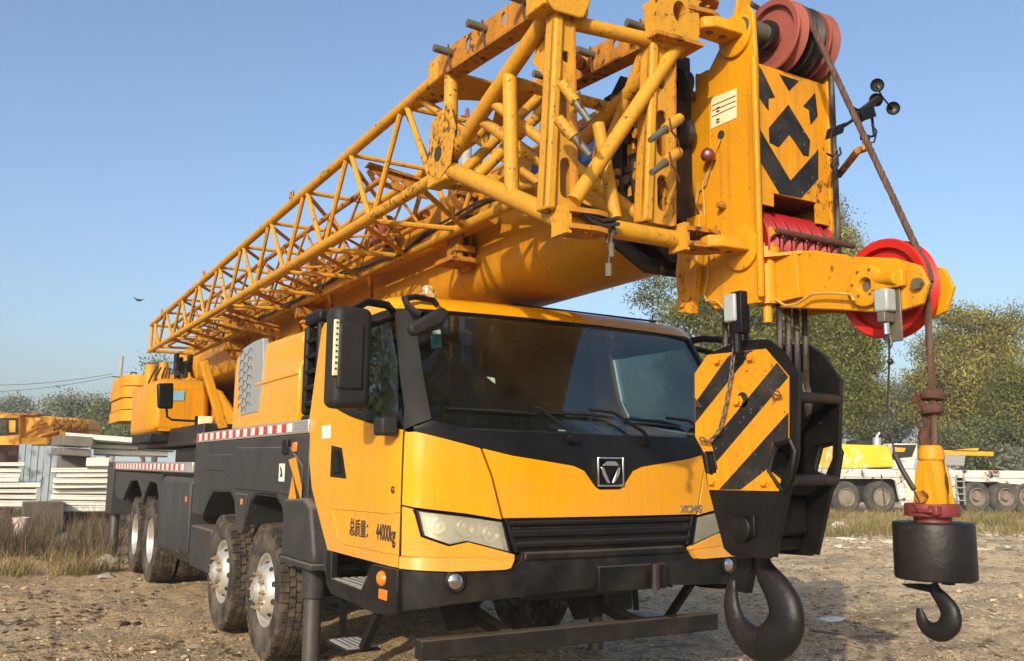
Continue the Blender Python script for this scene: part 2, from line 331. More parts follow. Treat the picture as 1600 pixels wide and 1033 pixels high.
# ---- driver cab: one curved body surface, every panel is a patch of it
PZ = [.40, .5, .62, .95, 1.04, 1.25, 1.6, 1.76, 1.84, 2.5, 2.58, 2.64, 2.70]
PY = [-2.84, -2.88, -2.96, -2.975, -2.955, -2.95, -2.945, -2.93, -2.90, -2.55, -2.50, -2.44, -2.34]
CR = .16
def prof(z): return float(np.interp(z, PZ, PY))
def hwid(z): return float(np.interp(z, [.4, 1.85, 2.62], [1.34, 1.34, 1.26]))
def F(p):
    yf = prof(p[2])+.09*(p[0]/1.1)**2
    a = abs(p[0])-hwid(p[2])+CR; b = yf-p[1]+CR
    return (math.hypot(a, b) if a > 0 and b > 0 else max(a, b))-CR
def surf(th, z, off=0):
    s, c = sin(rad(th)), cos(rad(th)); lo, hi = 0., 5.
    for _ in range(36):
        m = (lo+hi)/2
        if F((m*s, -1-m*c, z)) > 0: hi = m
        else: lo = m
    p = Vector((lo*s, -1-lo*c, z)); e = 1e-3
    n = Vector(((F(p+Vector((e, 0, 0)))-F(p-Vector((e, 0, 0)))), (F(p+Vector((0, e, 0)))-F(p-Vector((0, e, 0)))), (F(p+Vector((0, 0, e)))-F(p-Vector((0, 0, e)))))).normalized()
    return p+n*off, n
def hit(u, v):
    d = ray(u, v).normalized(); t = 2.
    while F(CAM+t*d) > 0:
        t += .02
        if t > 12: return None
    lo, hi = t-.02, t
    for _ in range(30):
        m = (lo+hi)/2
        if F(CAM+m*d) > 0: lo = m
        else: hi = m
    p = CAM+hi*d; return (math.degrees(math.atan2(p.x, -(p.y+1))), p.z)
def patch(polys, off=0., th=.02, dth=4, dz=.12):
    mb = MB(); S = 1/50
    if not isinstance(polys[0][0], (tuple, list)): polys = [polys]
    for poly in polys:
        bm = bmesh.new(); bm.faces.new([bm.verts.new((a*S, z, 0)) for a, z in poly])
        a0, a1 = min(p[0] for p in poly), max(p[0] for p in poly); z0, z1 = min(p[1] for p in poly), max(p[1] for p in poly)
        for k in range(int(math.ceil(a0/dth)), int(a1/dth)+1):
            bmesh.ops.bisect_plane(bm, geom=bm.verts[:]+bm.edges[:]+bm.faces[:], plane_co=(k*dth*S, 0, 0), plane_no=(1, 0, 0))
        for k in range(int(math.ceil(z0/dz)), int(z1/dz)+1):
            bmesh.ops.bisect_plane(bm, geom=bm.verts[:]+bm.edges[:]+bm.faces[:], plane_co=(0, k*dz, 0), plane_no=(0, 1, 0))
        bmesh.ops.triangulate(bm, faces=[f for f in bm.faces if len(f.verts) > 4])
        vo, vi = {}, {}
        for v in bm.verts:
            p, n = surf(v.co.x/S, v.co.y)
            vo[v] = mb.bm.verts.new(p+n*off); vi[v] = mb.bm.verts.new(p+n*(off-th))
        for f in bm.faces:
            mb.bm.faces.new([vo[v] for v in f.verts]); mb.bm.faces.new([vi[v] for v in f.verts][::-1])
        for e in bm.edges:
            if len(e.link_faces) == 1: a, b = e.verts; mb.bm.faces.new((vo[a], vo[b], vi[b], vi[a]))
        bm.free()
    return mb
def mir(poly): return [(-a, z) for a, z in poly][::-1]
# inner body (dark), below the window line
mb = MB()
for z0, z1 in ((.97, 1.80),):
    for off in (-.08,):
        ths = [-90+5*i for i in range(37)]; zs = [z0, 1.1, 1.25, 1.5, 1.65, 1.76, z1]
        rows = [[mb.bm.verts.new(surf(t, z, off)[0]) for t in ths] for z in zs]
        for a, b in zip(rows, rows[1:]):
            for i in range(36): mb.bm.faces.new((a[i], a[i+1], b[i+1], b[i]))
        for r in (rows[0], rows[-1]): mb.bm.faces.new(r)
        for a, b in zip(rows, rows[1:]): mb.bm.faces.new((a[-1], a[0], b[0], b[-1]))
P(mb, 'cab_body', 'dark')
# windscreen surround: cowl band below the glass and both pillars, black
cowlT = [(-36, 1.765), (-25.6, 1.672), (-20, 1.63), (-8, 1.574), (-5.8, 1.545), (-3.4, 1.446), (-2.4, 1.428), (2.4, 1.428), (3.4, 1.446), (5.8, 1.545), (8, 1.574), (20, 1.63), (25.6, 1.672), (36, 1.765)]
glassb = [(-33.6, 1.83), (-26, 1.778), (-20.5, 1.772), (20.5, 1.772), (26, 1.778), (33.6, 1.83)]
P(patch(cowlT[:1]+cowlT[1:]+[(36.2, 1.80)]+glassb[::-1][0:6]+[(-36.2, 1.80)], off=0, th=.03), 'cowl_panel', 'gloss_black', bevel=.004)
pil = [(-37.7, 1.765), (-33.4, 1.83), (-37.3, 2.35), (-37.9, 2.535), (-44.5, 2.57), (-42.5, 2.5), (-39.2, 2.06), (-37.9, 1.9)]
for q in (pil, mir(pil)): P(patch(q, off=.012, th=.07), 'windscreen_pillar', 'black', bevel=.012)
hd = [(-37.9, 2.53), (-32, 2.548), (0, 2.542), (32, 2.548), (37.9, 2.53), (38, 2.562), (0, 2.575), (-38, 2.562)]
P(patch(hd, off=.004, th=.03), 'windscreen_header', 'gloss_black')
gl = glassb[:]+[(37.3, 2.35), (37.9, 2.53), (32, 2.548), (0, 2.542), (-32, 2.548), (-37.9, 2.53), (-37.3, 2.35)]
wind = P(patch(gl, off=-.002, th=.006), 'windscreen', 'glass', smooth=60)
# stickers on the inside of the glass
def sticker(poly, name, mat, par, off=-.012, th=.002): return P(patch(poly, off=off, th=th), name, mat, par)
q = [hit(u, v) for u, v in ((674, 519), (691, 516), (691, 541), (674, 543))]; sticker(q, 'sticker', 'teal', wind)
q = [hit(u, v) for u, v in ((676, 516), (689, 513), (689, 520), (677, 521))]; sticker(q, 'sticker', 'white', wind)
q = [hit(u, v) for u, v in ((761, 587), (774, 589), (775, 598))]; sticker(q, 'sticker', 'white', wind)
# yellow front
fas = [(-25.2, 1.665)]+cowlT[2:12]+[(25.2, 1.665), (23.4, 1.5), (21.5, 1.257), (-21.5, 1.257), (-23.4, 1.5)]
fas = [(a, z-.005) if z < 1.66 and z > 1.3 and abs(a) < 21 else (a, z) for a, z in fas]
front = P(patch(fas, off=.012, th=.04, dth=3), 'front_panel', 'cab_yellow', bevel=.008, seg=3)
cor = [(-25.7, 1.667), (-35.5, 1.757), (-37.35, 1.755), (-37.4, 1.335), (-35.4, 1.322), (-28, 1.287), (-21.9, 1.25), (-23.8, 1.5)]
P(patch(cor, off=.012, th=.04, dth=2), 'corner_panel', 'cab_yellow', bevel=.008, seg=3)
P(patch(mir(cor), off=.012, th=.04, dth=2), 'corner_panel', 'cab_yellow', bevel=.008, seg=3)
low = [(-37.4, 1.325), (-35.6, 1.312), (-34.4, 1.157), (-30.3, 1.10), (-27.4, 1.122), (-19.9, 1.048), (-19.5, 1.04), (-19.7, 1.02), (-37.3, 1.045)]
lip = [(-37.3, 1.044), (-19.7, 1.019), (-20.4, .965), (-21.5, .957), (-30, .957), (-37.3, .975)]
for f_ in (lambda p: p, mir):
    o = P(patch([f_(low)], off=.012, th=.04, dth=2), 'lower_corner_panel', 'cab_yellow', bevel=.006)
    P(patch([f_(lip)], off=.026, th=.05, dth=2), 'corner_lip', 'cab_yellow', bevel=.012, seg=3)
# door, yellow lower part with rear post
dr = [(-90.5, 2.60), (-78, 2.60), (-75.5, 2.15), (-72, 1.985), (-57.5, 1.885), (-37.6, 1.768), (-37.55, .978), (-68, .985), (-84, 1.40), (-90, 1.75), (-90, 1.97)]
door = P(patch(dr, off=.012, th=.04, dth=3, dz=.1), 'door', 'cab_yellow', bevel=.006)
P(patch(mir(dr), off=.012, th=.04, dth=3, dz=.1), 'door', 'cab_yellow', bevel=.006)
emb = [(-66, 1.275), (-40, 1.285), (-37.8, 1.30), (-37.8, 1.29), (-40, 1.275), (-65.5, 1.262), (-60.5, 1.08), (-56, 1.055), (-37.8, 1.055), (-37.8, 1.047), (-57, 1.045), (-61.5, 1.07)]
P(patch(emb, off=.018, th=.02, dth=2), 'door_pressing', 'cab_yellow', door, bevel=.004)
gap = [(-37.62, 1.76), (-37.42, 1.76), (-37.42, .98), (-37.62, .98)]
P(patch(gap, off=.0135, th=.01), 'door_seam', 'ink', door)
q = [hit(u, v) for u, v in ((521, 696), (537, 700), (544, 748), (519, 745))]; P(patch(q, off=.0155, th=.02, dth=2), 'handle_recess', 'gloss_black', door, bevel=.004)
q = [hit(u, v) for u, v in ((525, 706), (531, 704), (535, 738), (528, 740))]; P(patch(q, off=.035, th=.02, dth=2), 'door_handle', 'black', door, bevel=.006)
q = [hit(u, v) for u, v in ((506, 666), (519, 664), (519, 684), (506, 686))]; P(patch(q, off=.0145, th=.004, dth=2), 'sticker', 'white', door)
DX = -1.34-.0135
def door_text(body, cxy, size, sx=1.0, bold=0.0):
    c = A(*cxy, x=DX); P(MB().text(body, size, c, (0, -1, 0), (0, 0, 1), .003, sx=sx, bold=bold), 'lettering', 'ink', door)
door_text('总质量：', (563, 828), .118, .82, .0012); door_text('44000kg', (602, 834), .135, .62, .0012)
door_text('G', (613.5, 766), .055, 1.2, .003)
# side glass and its frame
sg = [(-75, 2.5), (-44.5, 2.5), (-40.8, 2.2), (-39.6, 1.9), (-39.3, 1.84), (-57, 1.925), (-70, 2.0), (-73, 2.12)]
for f_ in (lambda p: p, mir):
    P(patch(f_(sg), off=-.008, th=.006), 'side_window', 'side_glass')
    rim = [[(-78.5, 2.6), (-45, 2.57), (-43.5, 2.5), (-75.5, 2.5)], [(-37.8, 1.79), (-57, 1.89), (-70, 1.965), (-70, 2.005), (-57, 1.93), (-39.2, 1.845), (-38.5, 1.9)]]
    P(patch([f_(r) for r in rim], off=.006, th=.03), 'window_frame', 'black', bevel=.004)
# roof: rings of the body surface closing over the top
mb = MB(); ths = [-90+4*i for i in range(46)]; rows = []
for z, inn in ((2.555, .0), (2.56, -.012), (2.60, -.012), (2.64, .0), (2.665, .045), (2.69, .16), (2.705, .5)):
    row = []
    for t in ths:
        p, n = surf(t, min(z, 2.66), 0); n.z = 0; n.normalize(); p = p-n*inn; p.z = z; p.y = min(p.y, -1.0); row.append(mb.bm.verts.new(p))
    rows.append(row)
for a, b in zip(rows, rows[1:]):
    for i in range(45): mb.bm.faces.new((a[i], a[i+1], b[i+1], b[i]))
    mb.bm.faces.new((a[-1], a[0], b[0], b[-1]))
mb.bm.faces.new(rows[-1]); mb.bm.faces.new(rows[0][::-1])
roof = P(mb, 'roof', 'cab_yellow')
for x in (-.98, .98):
    p = Vector((x, -2.26, 2.685)); P(MB().lathe([(.055, 0), (.055, .012), (.045, .02), (.042, .05), (.025, .068), (0, .072)], p, (0, 0, 1), 16), 'roof_marker_lamp', 'lens', roof)
P(MB().bar((-.3, -2.22, 2.70), (1.0, -2.22, 2.695), .02, .012), 'roof_seal', 'black', roof)
# rear wall with window, floor, seats, dashboard, wheel
mb = MB().plate([(-1.3, .9), (1.3, .9), (1.24, 2.6), (-1.24, 2.6)], [], (0, -1.03, 0), (1, 0, 0), (0, 0, 1), .05)
P(mb, 'cab_rear_wall', 'seat')
P(MB().box(-1.25, 1.25, -2.8, -1.06, 1.0, 1.12), 'cab_floor', 'dark')
P(MB().pyz([(-2.84, 1.72), (-2.70, 1.795), (-2.45, 1.80), (-2.25, 1.74), (-2.2, 1.45), (-2.5, 1.2), (-2.7, 1.2)], -1.22, 1.22), 'dashboard', 'dash', bevel=.03)
for x in (-.65, .7):
    s_ = P(MB().box(x-.25, x+.25, -1.75, -1.25, 1.35, 1.5), 'seat', 'seat', bevel=.05, seg=3)
    P(MB().hexa([(x-.25, -1.34, 1.5), (x+.25, -1.34, 1.5), (x+.25, -1.2, 1.5), (x-.25, -1.2, 1.5), (x-.2, -1.22, 2.1), (x+.2, -1.22, 2.1), (x+.2, -1.1, 2.1), (x-.2, -1.1, 2.1)]), 'seat_back', 'seat', s_, bevel=.05, seg=3)
    P(MB().box(x-.14, x+.14, -1.22, -1.12, 2.14, 2.34), 'headrest', 'seat', s_, bevel=.04, seg=3)
c0 = Vector((.7, -2.12, 1.86)); ax = Vector((0, -.45, .9)).normalized(); fx, fy, _ = frame(ax)
mb = MB().path([c0+(fx*cos(t)+fy*sin(t))*.22 for t in [2*pi*i/28 for i in range(29)]], .017, 8)
for t in (.5, 2.6, 4.7): mb.tube(c0, c0+(fx*cos(t)+fy*sin(t))*.21, .014)
mb.tube(c0, c0-ax*.25, .03); P(mb, 'steering_wheel', 'black')
P(MB().box(.05, .13, -2.3, -2.28, 1.80, 1.825), 'dashboard_label', 'white')
P(MB().box(.33, .4, -1.28, -1.2, 1.1, 2.58), 'cab_inner_post', 'seat')
# grille
gr = [(-21.2, 1.252), (21.2, 1.252), (19.4, 1.056), (-19.4, 1.056)]
gril = P(patch(gr, off=-.028, th=.01), 'grille', 'dark')
mb = patch([[(-20.9, 1.238), (20.9, 1.238), (20.7, 1.212), (-20.7, 1.212)]], off=.0, th=.045)
P(mb, 'grille_bar', 'black', gril, bevel=.006)
P(patch([[(-20.4, 1.182), (20.4, 1.182), (20.1, 1.146), (-20.1, 1.146)]], off=.006, th=.05), 'grille_bar', 'black', gril, bevel=.008)
P(patch([[(-19.9, 1.112), (19.9, 1.112), (19.6, 1.08), (-19.6, 1.08)]], off=.006, th=.05), 'grille_bar', 'black', gril, bevel=.008)
P(patch([[(-21.3, 1.254), (-20.6, 1.254), (-18.8, 1.058), (-19.5, 1.058)], [(20.6, 1.254), (21.3, 1.254), (19.5, 1.058), (18.8, 1.058)]], off=.005, th=.05), 'grille_end', 'black', gril, bevel=.004)
mb = MB()
for r_ in range(12):
    z = 1.065+r_*.0155
    for k in range(-56, 57):
        t = k*.34+(r_ % 2)*.17
        if abs(t) < 19.2:
            p, n = surf(t, z, -.026); mb.obox(p, Vector((.0042, 0, 0)), n*.004, (0, 0, .005))
P(mb, 'grille_mesh', 'bumper_black', gril, smooth=0)
# emblem
bp, bn = surf(0, 1.535, .0); yb = bp.y-.014
mb = MB()
for a, b in (((-.098, 1.448), (-.098, 1.622)), ((.098, 1.448), (.098, 1.622))): mb.box(a[0]-.006, a[0]+.006, yb-.012, yb+.012, a[1]-.006, b[1]+.006)
for z in (1.448, 1.622): mb.box(-.092, .092, yb-.0115, yb+.012, z-.006, z+.006)
P(mb, 'emblem_frame', 'chrome', front, bevel=.003)
mb = MB(); mb.pxz([(-.038, 1.604), (.038, 1.604), (.066, 1.572), (-.066, 1.572)], yb-.014, yb)
mb.pxz([(-.078, 1.566), (-.056, 1.566), (-.008, 1.462), (-.028, 1.462), (-.068, 1.52)], yb-.0135, yb); mb.pxz([(.078, 1.566), (.056, 1.566), (.008, 1.462), (.028, 1.462), (.068, 1.52)], yb-.0135, yb)
P(mb, 'emblem', 'chrome', front, bevel=.005)
c_ = surf(20, 1.292, .016)[0]
P(MB().text('XCMG', .066, c_, (1, .09, 0), (0, 0, 1), .010, sx=1.05, bold=.0012), 'lettering', 'chrome', front)
# headlights
hl = [(-35.2, 1.306), (-28, 1.272), (-21.5, 1.236), (-20.1, 1.056), (-27.5, 1.128), (-30.3, 1.108), (-34.2, 1.163)]
for s_ in (0, 1):
    f_ = mir if s_ else (lambda p: p); sg_ = -1 if s_ else 1
    hb = P(patch(f_(hl), off=-.06, th=.01, dth=2), 'headlight', 'lamp_bowl')
    def inset(poly, k):
        cx = sum(p[0] for p in poly)/len(poly); cz = sum(p[1] for p in poly)/len(poly)
        return [((a-cx)*k+cx, (z-cz)*k+cz) for a, z in poly]
    n_ = len(hl); o_ = hl; i_ = inset(hl, .94)
    P(patch([f_([o_[k], o_[(k+1) % n_], i_[(k+1) % n_], i_[k]]) for k in range(n_)], off=.006, th=.07, dth=2), 'headlight_bezel', 'gloss_black', hb)
    for (t, z, r) in ((-27.4, 1.205, .062), (-23.2, 1.165, .06), (-31.6, 1.215, .05)):
        p, n = surf(sg_*t, z, -.055); n = Vector((n.x*.4, -1, 0)).normalized()
        P(MB().lathe([(r, .0), (r, .03), (r*.86, .034), (r*.8, .02), (r*.45, .004), (.4*r, .018), (.2*r, .024), (0, .025)], p, n, 24), 'reflector', 'lamp_bowl', hb)
    P(patch(f_(inset(hl, .95)), off=.006, th=.006, dth=2), 'headlight_lens', 'lens', hb, smooth=60)
# bumper: front skin, side with step recess
bmp = [(-37.3, .972), (-20.8, .952), (-18.6, 1.0), (-18, 1.052), (18, 1.052), (18.6, 1.0), (20.8, .952), (37.3, .972), (37, .74), (30, .775), (18, .80), (8, .82), (-8, .82), (-18, .80), (-30, .775), (-37, .74)]
bump = P(patch(bmp, off=.0, th=.05, dth=3, dz=.08), 'bumper', 'bumper_black', bevel=.008)
P(MB().box(-.12, .42, -3.0, -2.94, .80, .955), 'tow_recess_plate', 'bumper_black', bump, bevel=.006)
P(MB().tube((.30, -3.03, .80), (.30, -3.03, .96), .028), 'tow_pin', 'greasy', bump)
P(patch([(-17.8, 1.056), (17.8, 1.056), (18, 1.005), (-18, 1.005)], off=.02, th=.04), 'bumper_ledge', 'bumper_black', bump, bevel=.012)
for s_ in (-1, 1):
    side = [(-2.72, .968), (-2.72, .73), (-2.55, .69), (-2.35, .68), (-1.62, .70), (-1.5, .76), (-1.5, .98), (-1.60, .985), (-1.60, .80), (-2.16, .79), (-2.34, .965)]
    x0 = s_*1.345; sp = P(MB().pyz(side, x0, x0-s_*.05), 'bumper_side', 'bumper_black', bump, bevel=.006)
    P(MB().box(min(s_*1.29, s_*1.02), max(s_*1.29, s_*1.02), -2.3, -1.55, .69, .985) if False else MB().pyz([(-2.34, .96), (-1.55, .98), (-1.55, .70), (-2.3, .69)], s_*1.06, s_*1.04), 'step_recess', 'dark', bump)
    mb = MB().box(min(s_*1.05, s_*1.335), max(s_*1.05, s_*1.335), -2.19, -1.61, .785, .802)
    for i in range(5):
        for j in range(16):
            mb.obox((s_*(1.09+i*.055), -2.15+j*.034, .804), (.012, .006, 0), (-.003, .006, 0), (0, 0, .004))
    P(mb, 'step_tread', 'tread_plate', bump, smooth=0)
    mb = MB().bar((s_*1.25, -1.60, .70), (s_*1.25, -1.62, .42), .012, .05, (1, 0, 0)); mb.bar((s_*1.25, -2.28, .70), (s_*1.25, -2.0, .40), .05, .05, (1, 0, 0)).box(s_*1.25-.11, s_*1.25+.11, -2.02, -1.6, .385, .40)
    lad = P(mb, 'lower_step', 'black', bump)
    mb = MB().box(s_*1.25-.1, s_*1.25+.1, -1.98, -1.64, .4, .412)
    for i in range(5):
        for j in range(10): mb.obox((s_*1.25-.08+i*.04, -1.95+j*.031, .413), (.012, .006, 0), (-.003, .006, 0), (0, 0, .004))
    P(mb, 'step_tread', 'tread_plate', bump, smooth=0)
    # corner lamps
    p = Vector((s_*1.345, -2.50, .895)); P(MB().sphere(p, .058, (.55, 1, .8)), 'side_marker_lamp', 'orange', bump)
    P(MB().box(min(s_*1.342, s_*1.352), max(s_*1.342, s_*1.352), -2.585, -2.465, .775, .835), 'side_reflector', 'orange', bump, bevel=.004)
    p, n = surf(s_*29.2, .905, -.01); n = Vector((n.x*.5, -1, 0)).normalized()
    fl = P(MB().lathe([(.068, -.02), (.068, .022), (.055, .03), (.052, .005)], p, n, 24), 'fog_lamp', 'black', bump)
    P(MB().lathe([(.05, .0), (.05, .018), (.035, .028), (0, .032)], p, n, 20), 'lamp_lens', 'chrome', bump)
# wipers
def hp(u, v, off):
    t, z = hit(u, v); return surf(t, z, off)[0]
for arm, bl in (([(892, 686), (878, 674), (838, 645), (828, 643)], [(694, 641), (782, 646), (834, 650)]), ([(1008, 690), (998, 680), (953, 651), (915, 646)], [(834, 648), (912, 650), (952, 655)]), ([(1088, 674), (1068, 663), (1035, 659)], [(975, 657), (1030, 662), (1060, 668)])):
    w = P(MB().path([hp(u, v, .05) for u, v in arm], .011, 6).lathe([(.035, -.05), (.03, .01), (0, .015)], hp(*arm[0], .05), (0, -1, .2), 14), 'wiper', 'black')
    P(MB().path([hp(u, v, .022) for u, v in bl], [.006, .014, .006], 6), 'wiper_blade', 'black', w)
# mirrors
def rbox(c, hx, hy, hz, rz): 
    m_ = Matrix.Rotation(rz, 3, 'Z'); return MB().obox(c, m_@Vector((hx, 0, 0)), m_@Vector((0, hy, 0)), Vector((0, 0, hz)))
for s_ in (-1, 1):
    mc = Vector((s_*1.62, -2.53, 2.195)); rz = s_*-.12
    mi = P(rbox(mc, .125, .085, .305, rz), 'mirror', 'mirror', bevel=.05, seg=4)
    e = Matrix.Rotation(rz, 3, 'Z')
    P(rbox(mc+e@Vector((s_*.025, -.075, -.0)), .085, .022, .20, rz), 'mirror_cover', 'mirror', mi, bevel=.02, seg=3)
    P(rbox(mc+e@Vector((s_*.121, -.078, .045)), .0145, .010, .165, rz), 'indicator_strip', 'cream', mi, bevel=.003)
    mb = MB()
    for k in range(9): mb.obox(mc+e@Vector((s_*.121, -.0885, -.08+k*.034)), e@Vector((.006, 0, 0)), e@Vector((0, .002, 0)), (0, 0, .006))
    P(mb, 'indicator_diodes', 'dark', mi)
    P(rbox(mc+e@Vector((0, .082, 0)), .10, .006, .27, rz), 'mirror_glass', 'chrome', mi)
    P(MB().path([(s_*1.24, -2.30, 2.545), (s_*1.32, -2.40, 2.565), (s_*1.5, -2.5, 2.555), (s_*1.6, -2.53, 2.49)], .026, 8, sy=.7), 'mirror_arm', 'black', mi)
    P(MB().path([(s_*1.25, -2.32, 2.50), (s_*1.36, -2.42, 2.46), (s_*1.50, -2.5, 2.40)], .022, 8), 'mirror_arm', 'black', mi)
    P(rbox(Vector((s_*1.41, -2.64, 1.79)), .055, .07, .055, 0), 'kerb_mirror', 'mirror', bevel=.02, seg=3)
# front mirror on the right roof corner
mb = MB(); q = [A(u, v, y=-2.72) for u, v in ((640, 507), (693, 478), (706, 490), (694, 506), (652, 525), (642, 520))]
fm = P(mb.prism(q, (0, .07, 0)), 'front_mirror', 'mirror', bevel=.022, seg=3)
P(MB().path([A(632, 466, y=-2.45), A(637, 478, y=-2.55), A(650, 489, y=-2.64), A(660, 492, y=-2.68)], .022, 8), 'mirror_arm', 'black', fm)
P(MB().path([A(636, 466, y=-2.42), A(650, 464, y=-2.43), A(678, 470, y=-2.44), A(682, 476, y=-2.46)], .02, 8), 'mirror_foot', 'gloss_black', fm)
# intake stack behind the cab
mb = MB().box(-1.30, -.9, -.98, -.62, 1.88, 1.95).box(-1.30, -.9, -.98, -.62, 2.66, 2.76).box(-1.30, -1.2, -.68, -.62, 1.95, 2.66).box(-1.30, -1.2, -.98, -.92, 1.95, 2.66).box(-1.12, -.9, -.98, -.62, 1.95, 2.66)
st = P(mb, 'air_intake', 'black', bevel=.03, seg=3)
for k in range(5): P(MB().obox((-1.22, -.80, 2.06+k*.125), (.07, 0, .03), (0, .13, 0), (-.006, 0, .012)), 'intake_louvre', 'black', st)
# engine hood
hp_ = [(-.56, 1.90), (-.56, 2.50), (-.56, 2.70), (-.3, 2.72), (1.05, 2.66), (1.35, 2.60), (1.50, 2.45), (1.52, 1.92)]
mb = MB(); sec = [(-1.31, 1.90), (-1.31, 2.36), (-1.27, 2.40), (-1.27, 2.47), (-1.20, 2.66), (-1.05, 2.73), (-.6, 2.76), (-.6, 1.90)]
ys = [(-.58, 1.0, 0), (.75, .985, 0), (1.25, .985, .0), (1.52, .96, .0), (1.62, .92, .06)]
rows = []
for y, k, ins in ys:
    sc_ = sec if y < .7 else [(-1.31, 1.90), (-1.31, 2.36), (-1.31, 2.42), (-1.31, 2.50), (-1.295, 2.665), (-1.05, 2.745), (-.6, 2.76), (-.6, 1.90)]
    rows.append([mb.bm.verts.new((x+ins*(1 if x < -.9 else 0), y, 1.90+(z-1.90)*k)) for x, z in sc_])
for a, b in zip(rows, rows[1:]):
    for i in range(len(sec)): j = (i+1) % len(sec); mb.bm.faces.new((a[i], a[j], b[j], b[i]))
mb.bm.faces.new(rows[0]); mb.bm.faces.new(rows[-1])
hood = P(mb, 'engine_hood', 'cab_yellow', bevel=.02, seg=3, smooth=25)
g_ = [yz(u, v, -1.315) for u, v in ((374, 556), (381, 544), (398, 533), (411, 528), (412, 570), (408, 610), (402, 644), (376, 650), (372, 590))]
mb = MB().pyz([(y, z) for y, z in g_], -1.318, -1.26); hg = P(mb, 'hood_grille', 'hex_grey', hood, bevel=.01)
mb = MB()
for r_ in range(7):
    for k in range(5):
        y = .78+k*.15; z = 2.06+r_*.085+(k % 2)*.042
        if .85 < y < 1.3:
            pts = [(-1.32, y+.075*cos(t), z+.045*sin(t)) for t in [pi/3*i for i in range(4)]]; mb.path(pts, .004, 4)
P(mb, 'hexagon_pattern', 'grey', hood)
P(MB().pyz([(-.45, 2.50), (.55, 2.50), (.68, 2.53), (.62, 2.60), (-.45, 2.62)], -1.255, -1.20), 'hood_pressing', 'cab_yellow', hood, bevel=.012)
P(MB().pyz([(-.56, 2.315), (.72, 2.305), (.72, 2.275), (-.56, 2.28)], -1.322, -1.28), 'hood_ridge', 'cab_yellow', hood, bevel=.008)

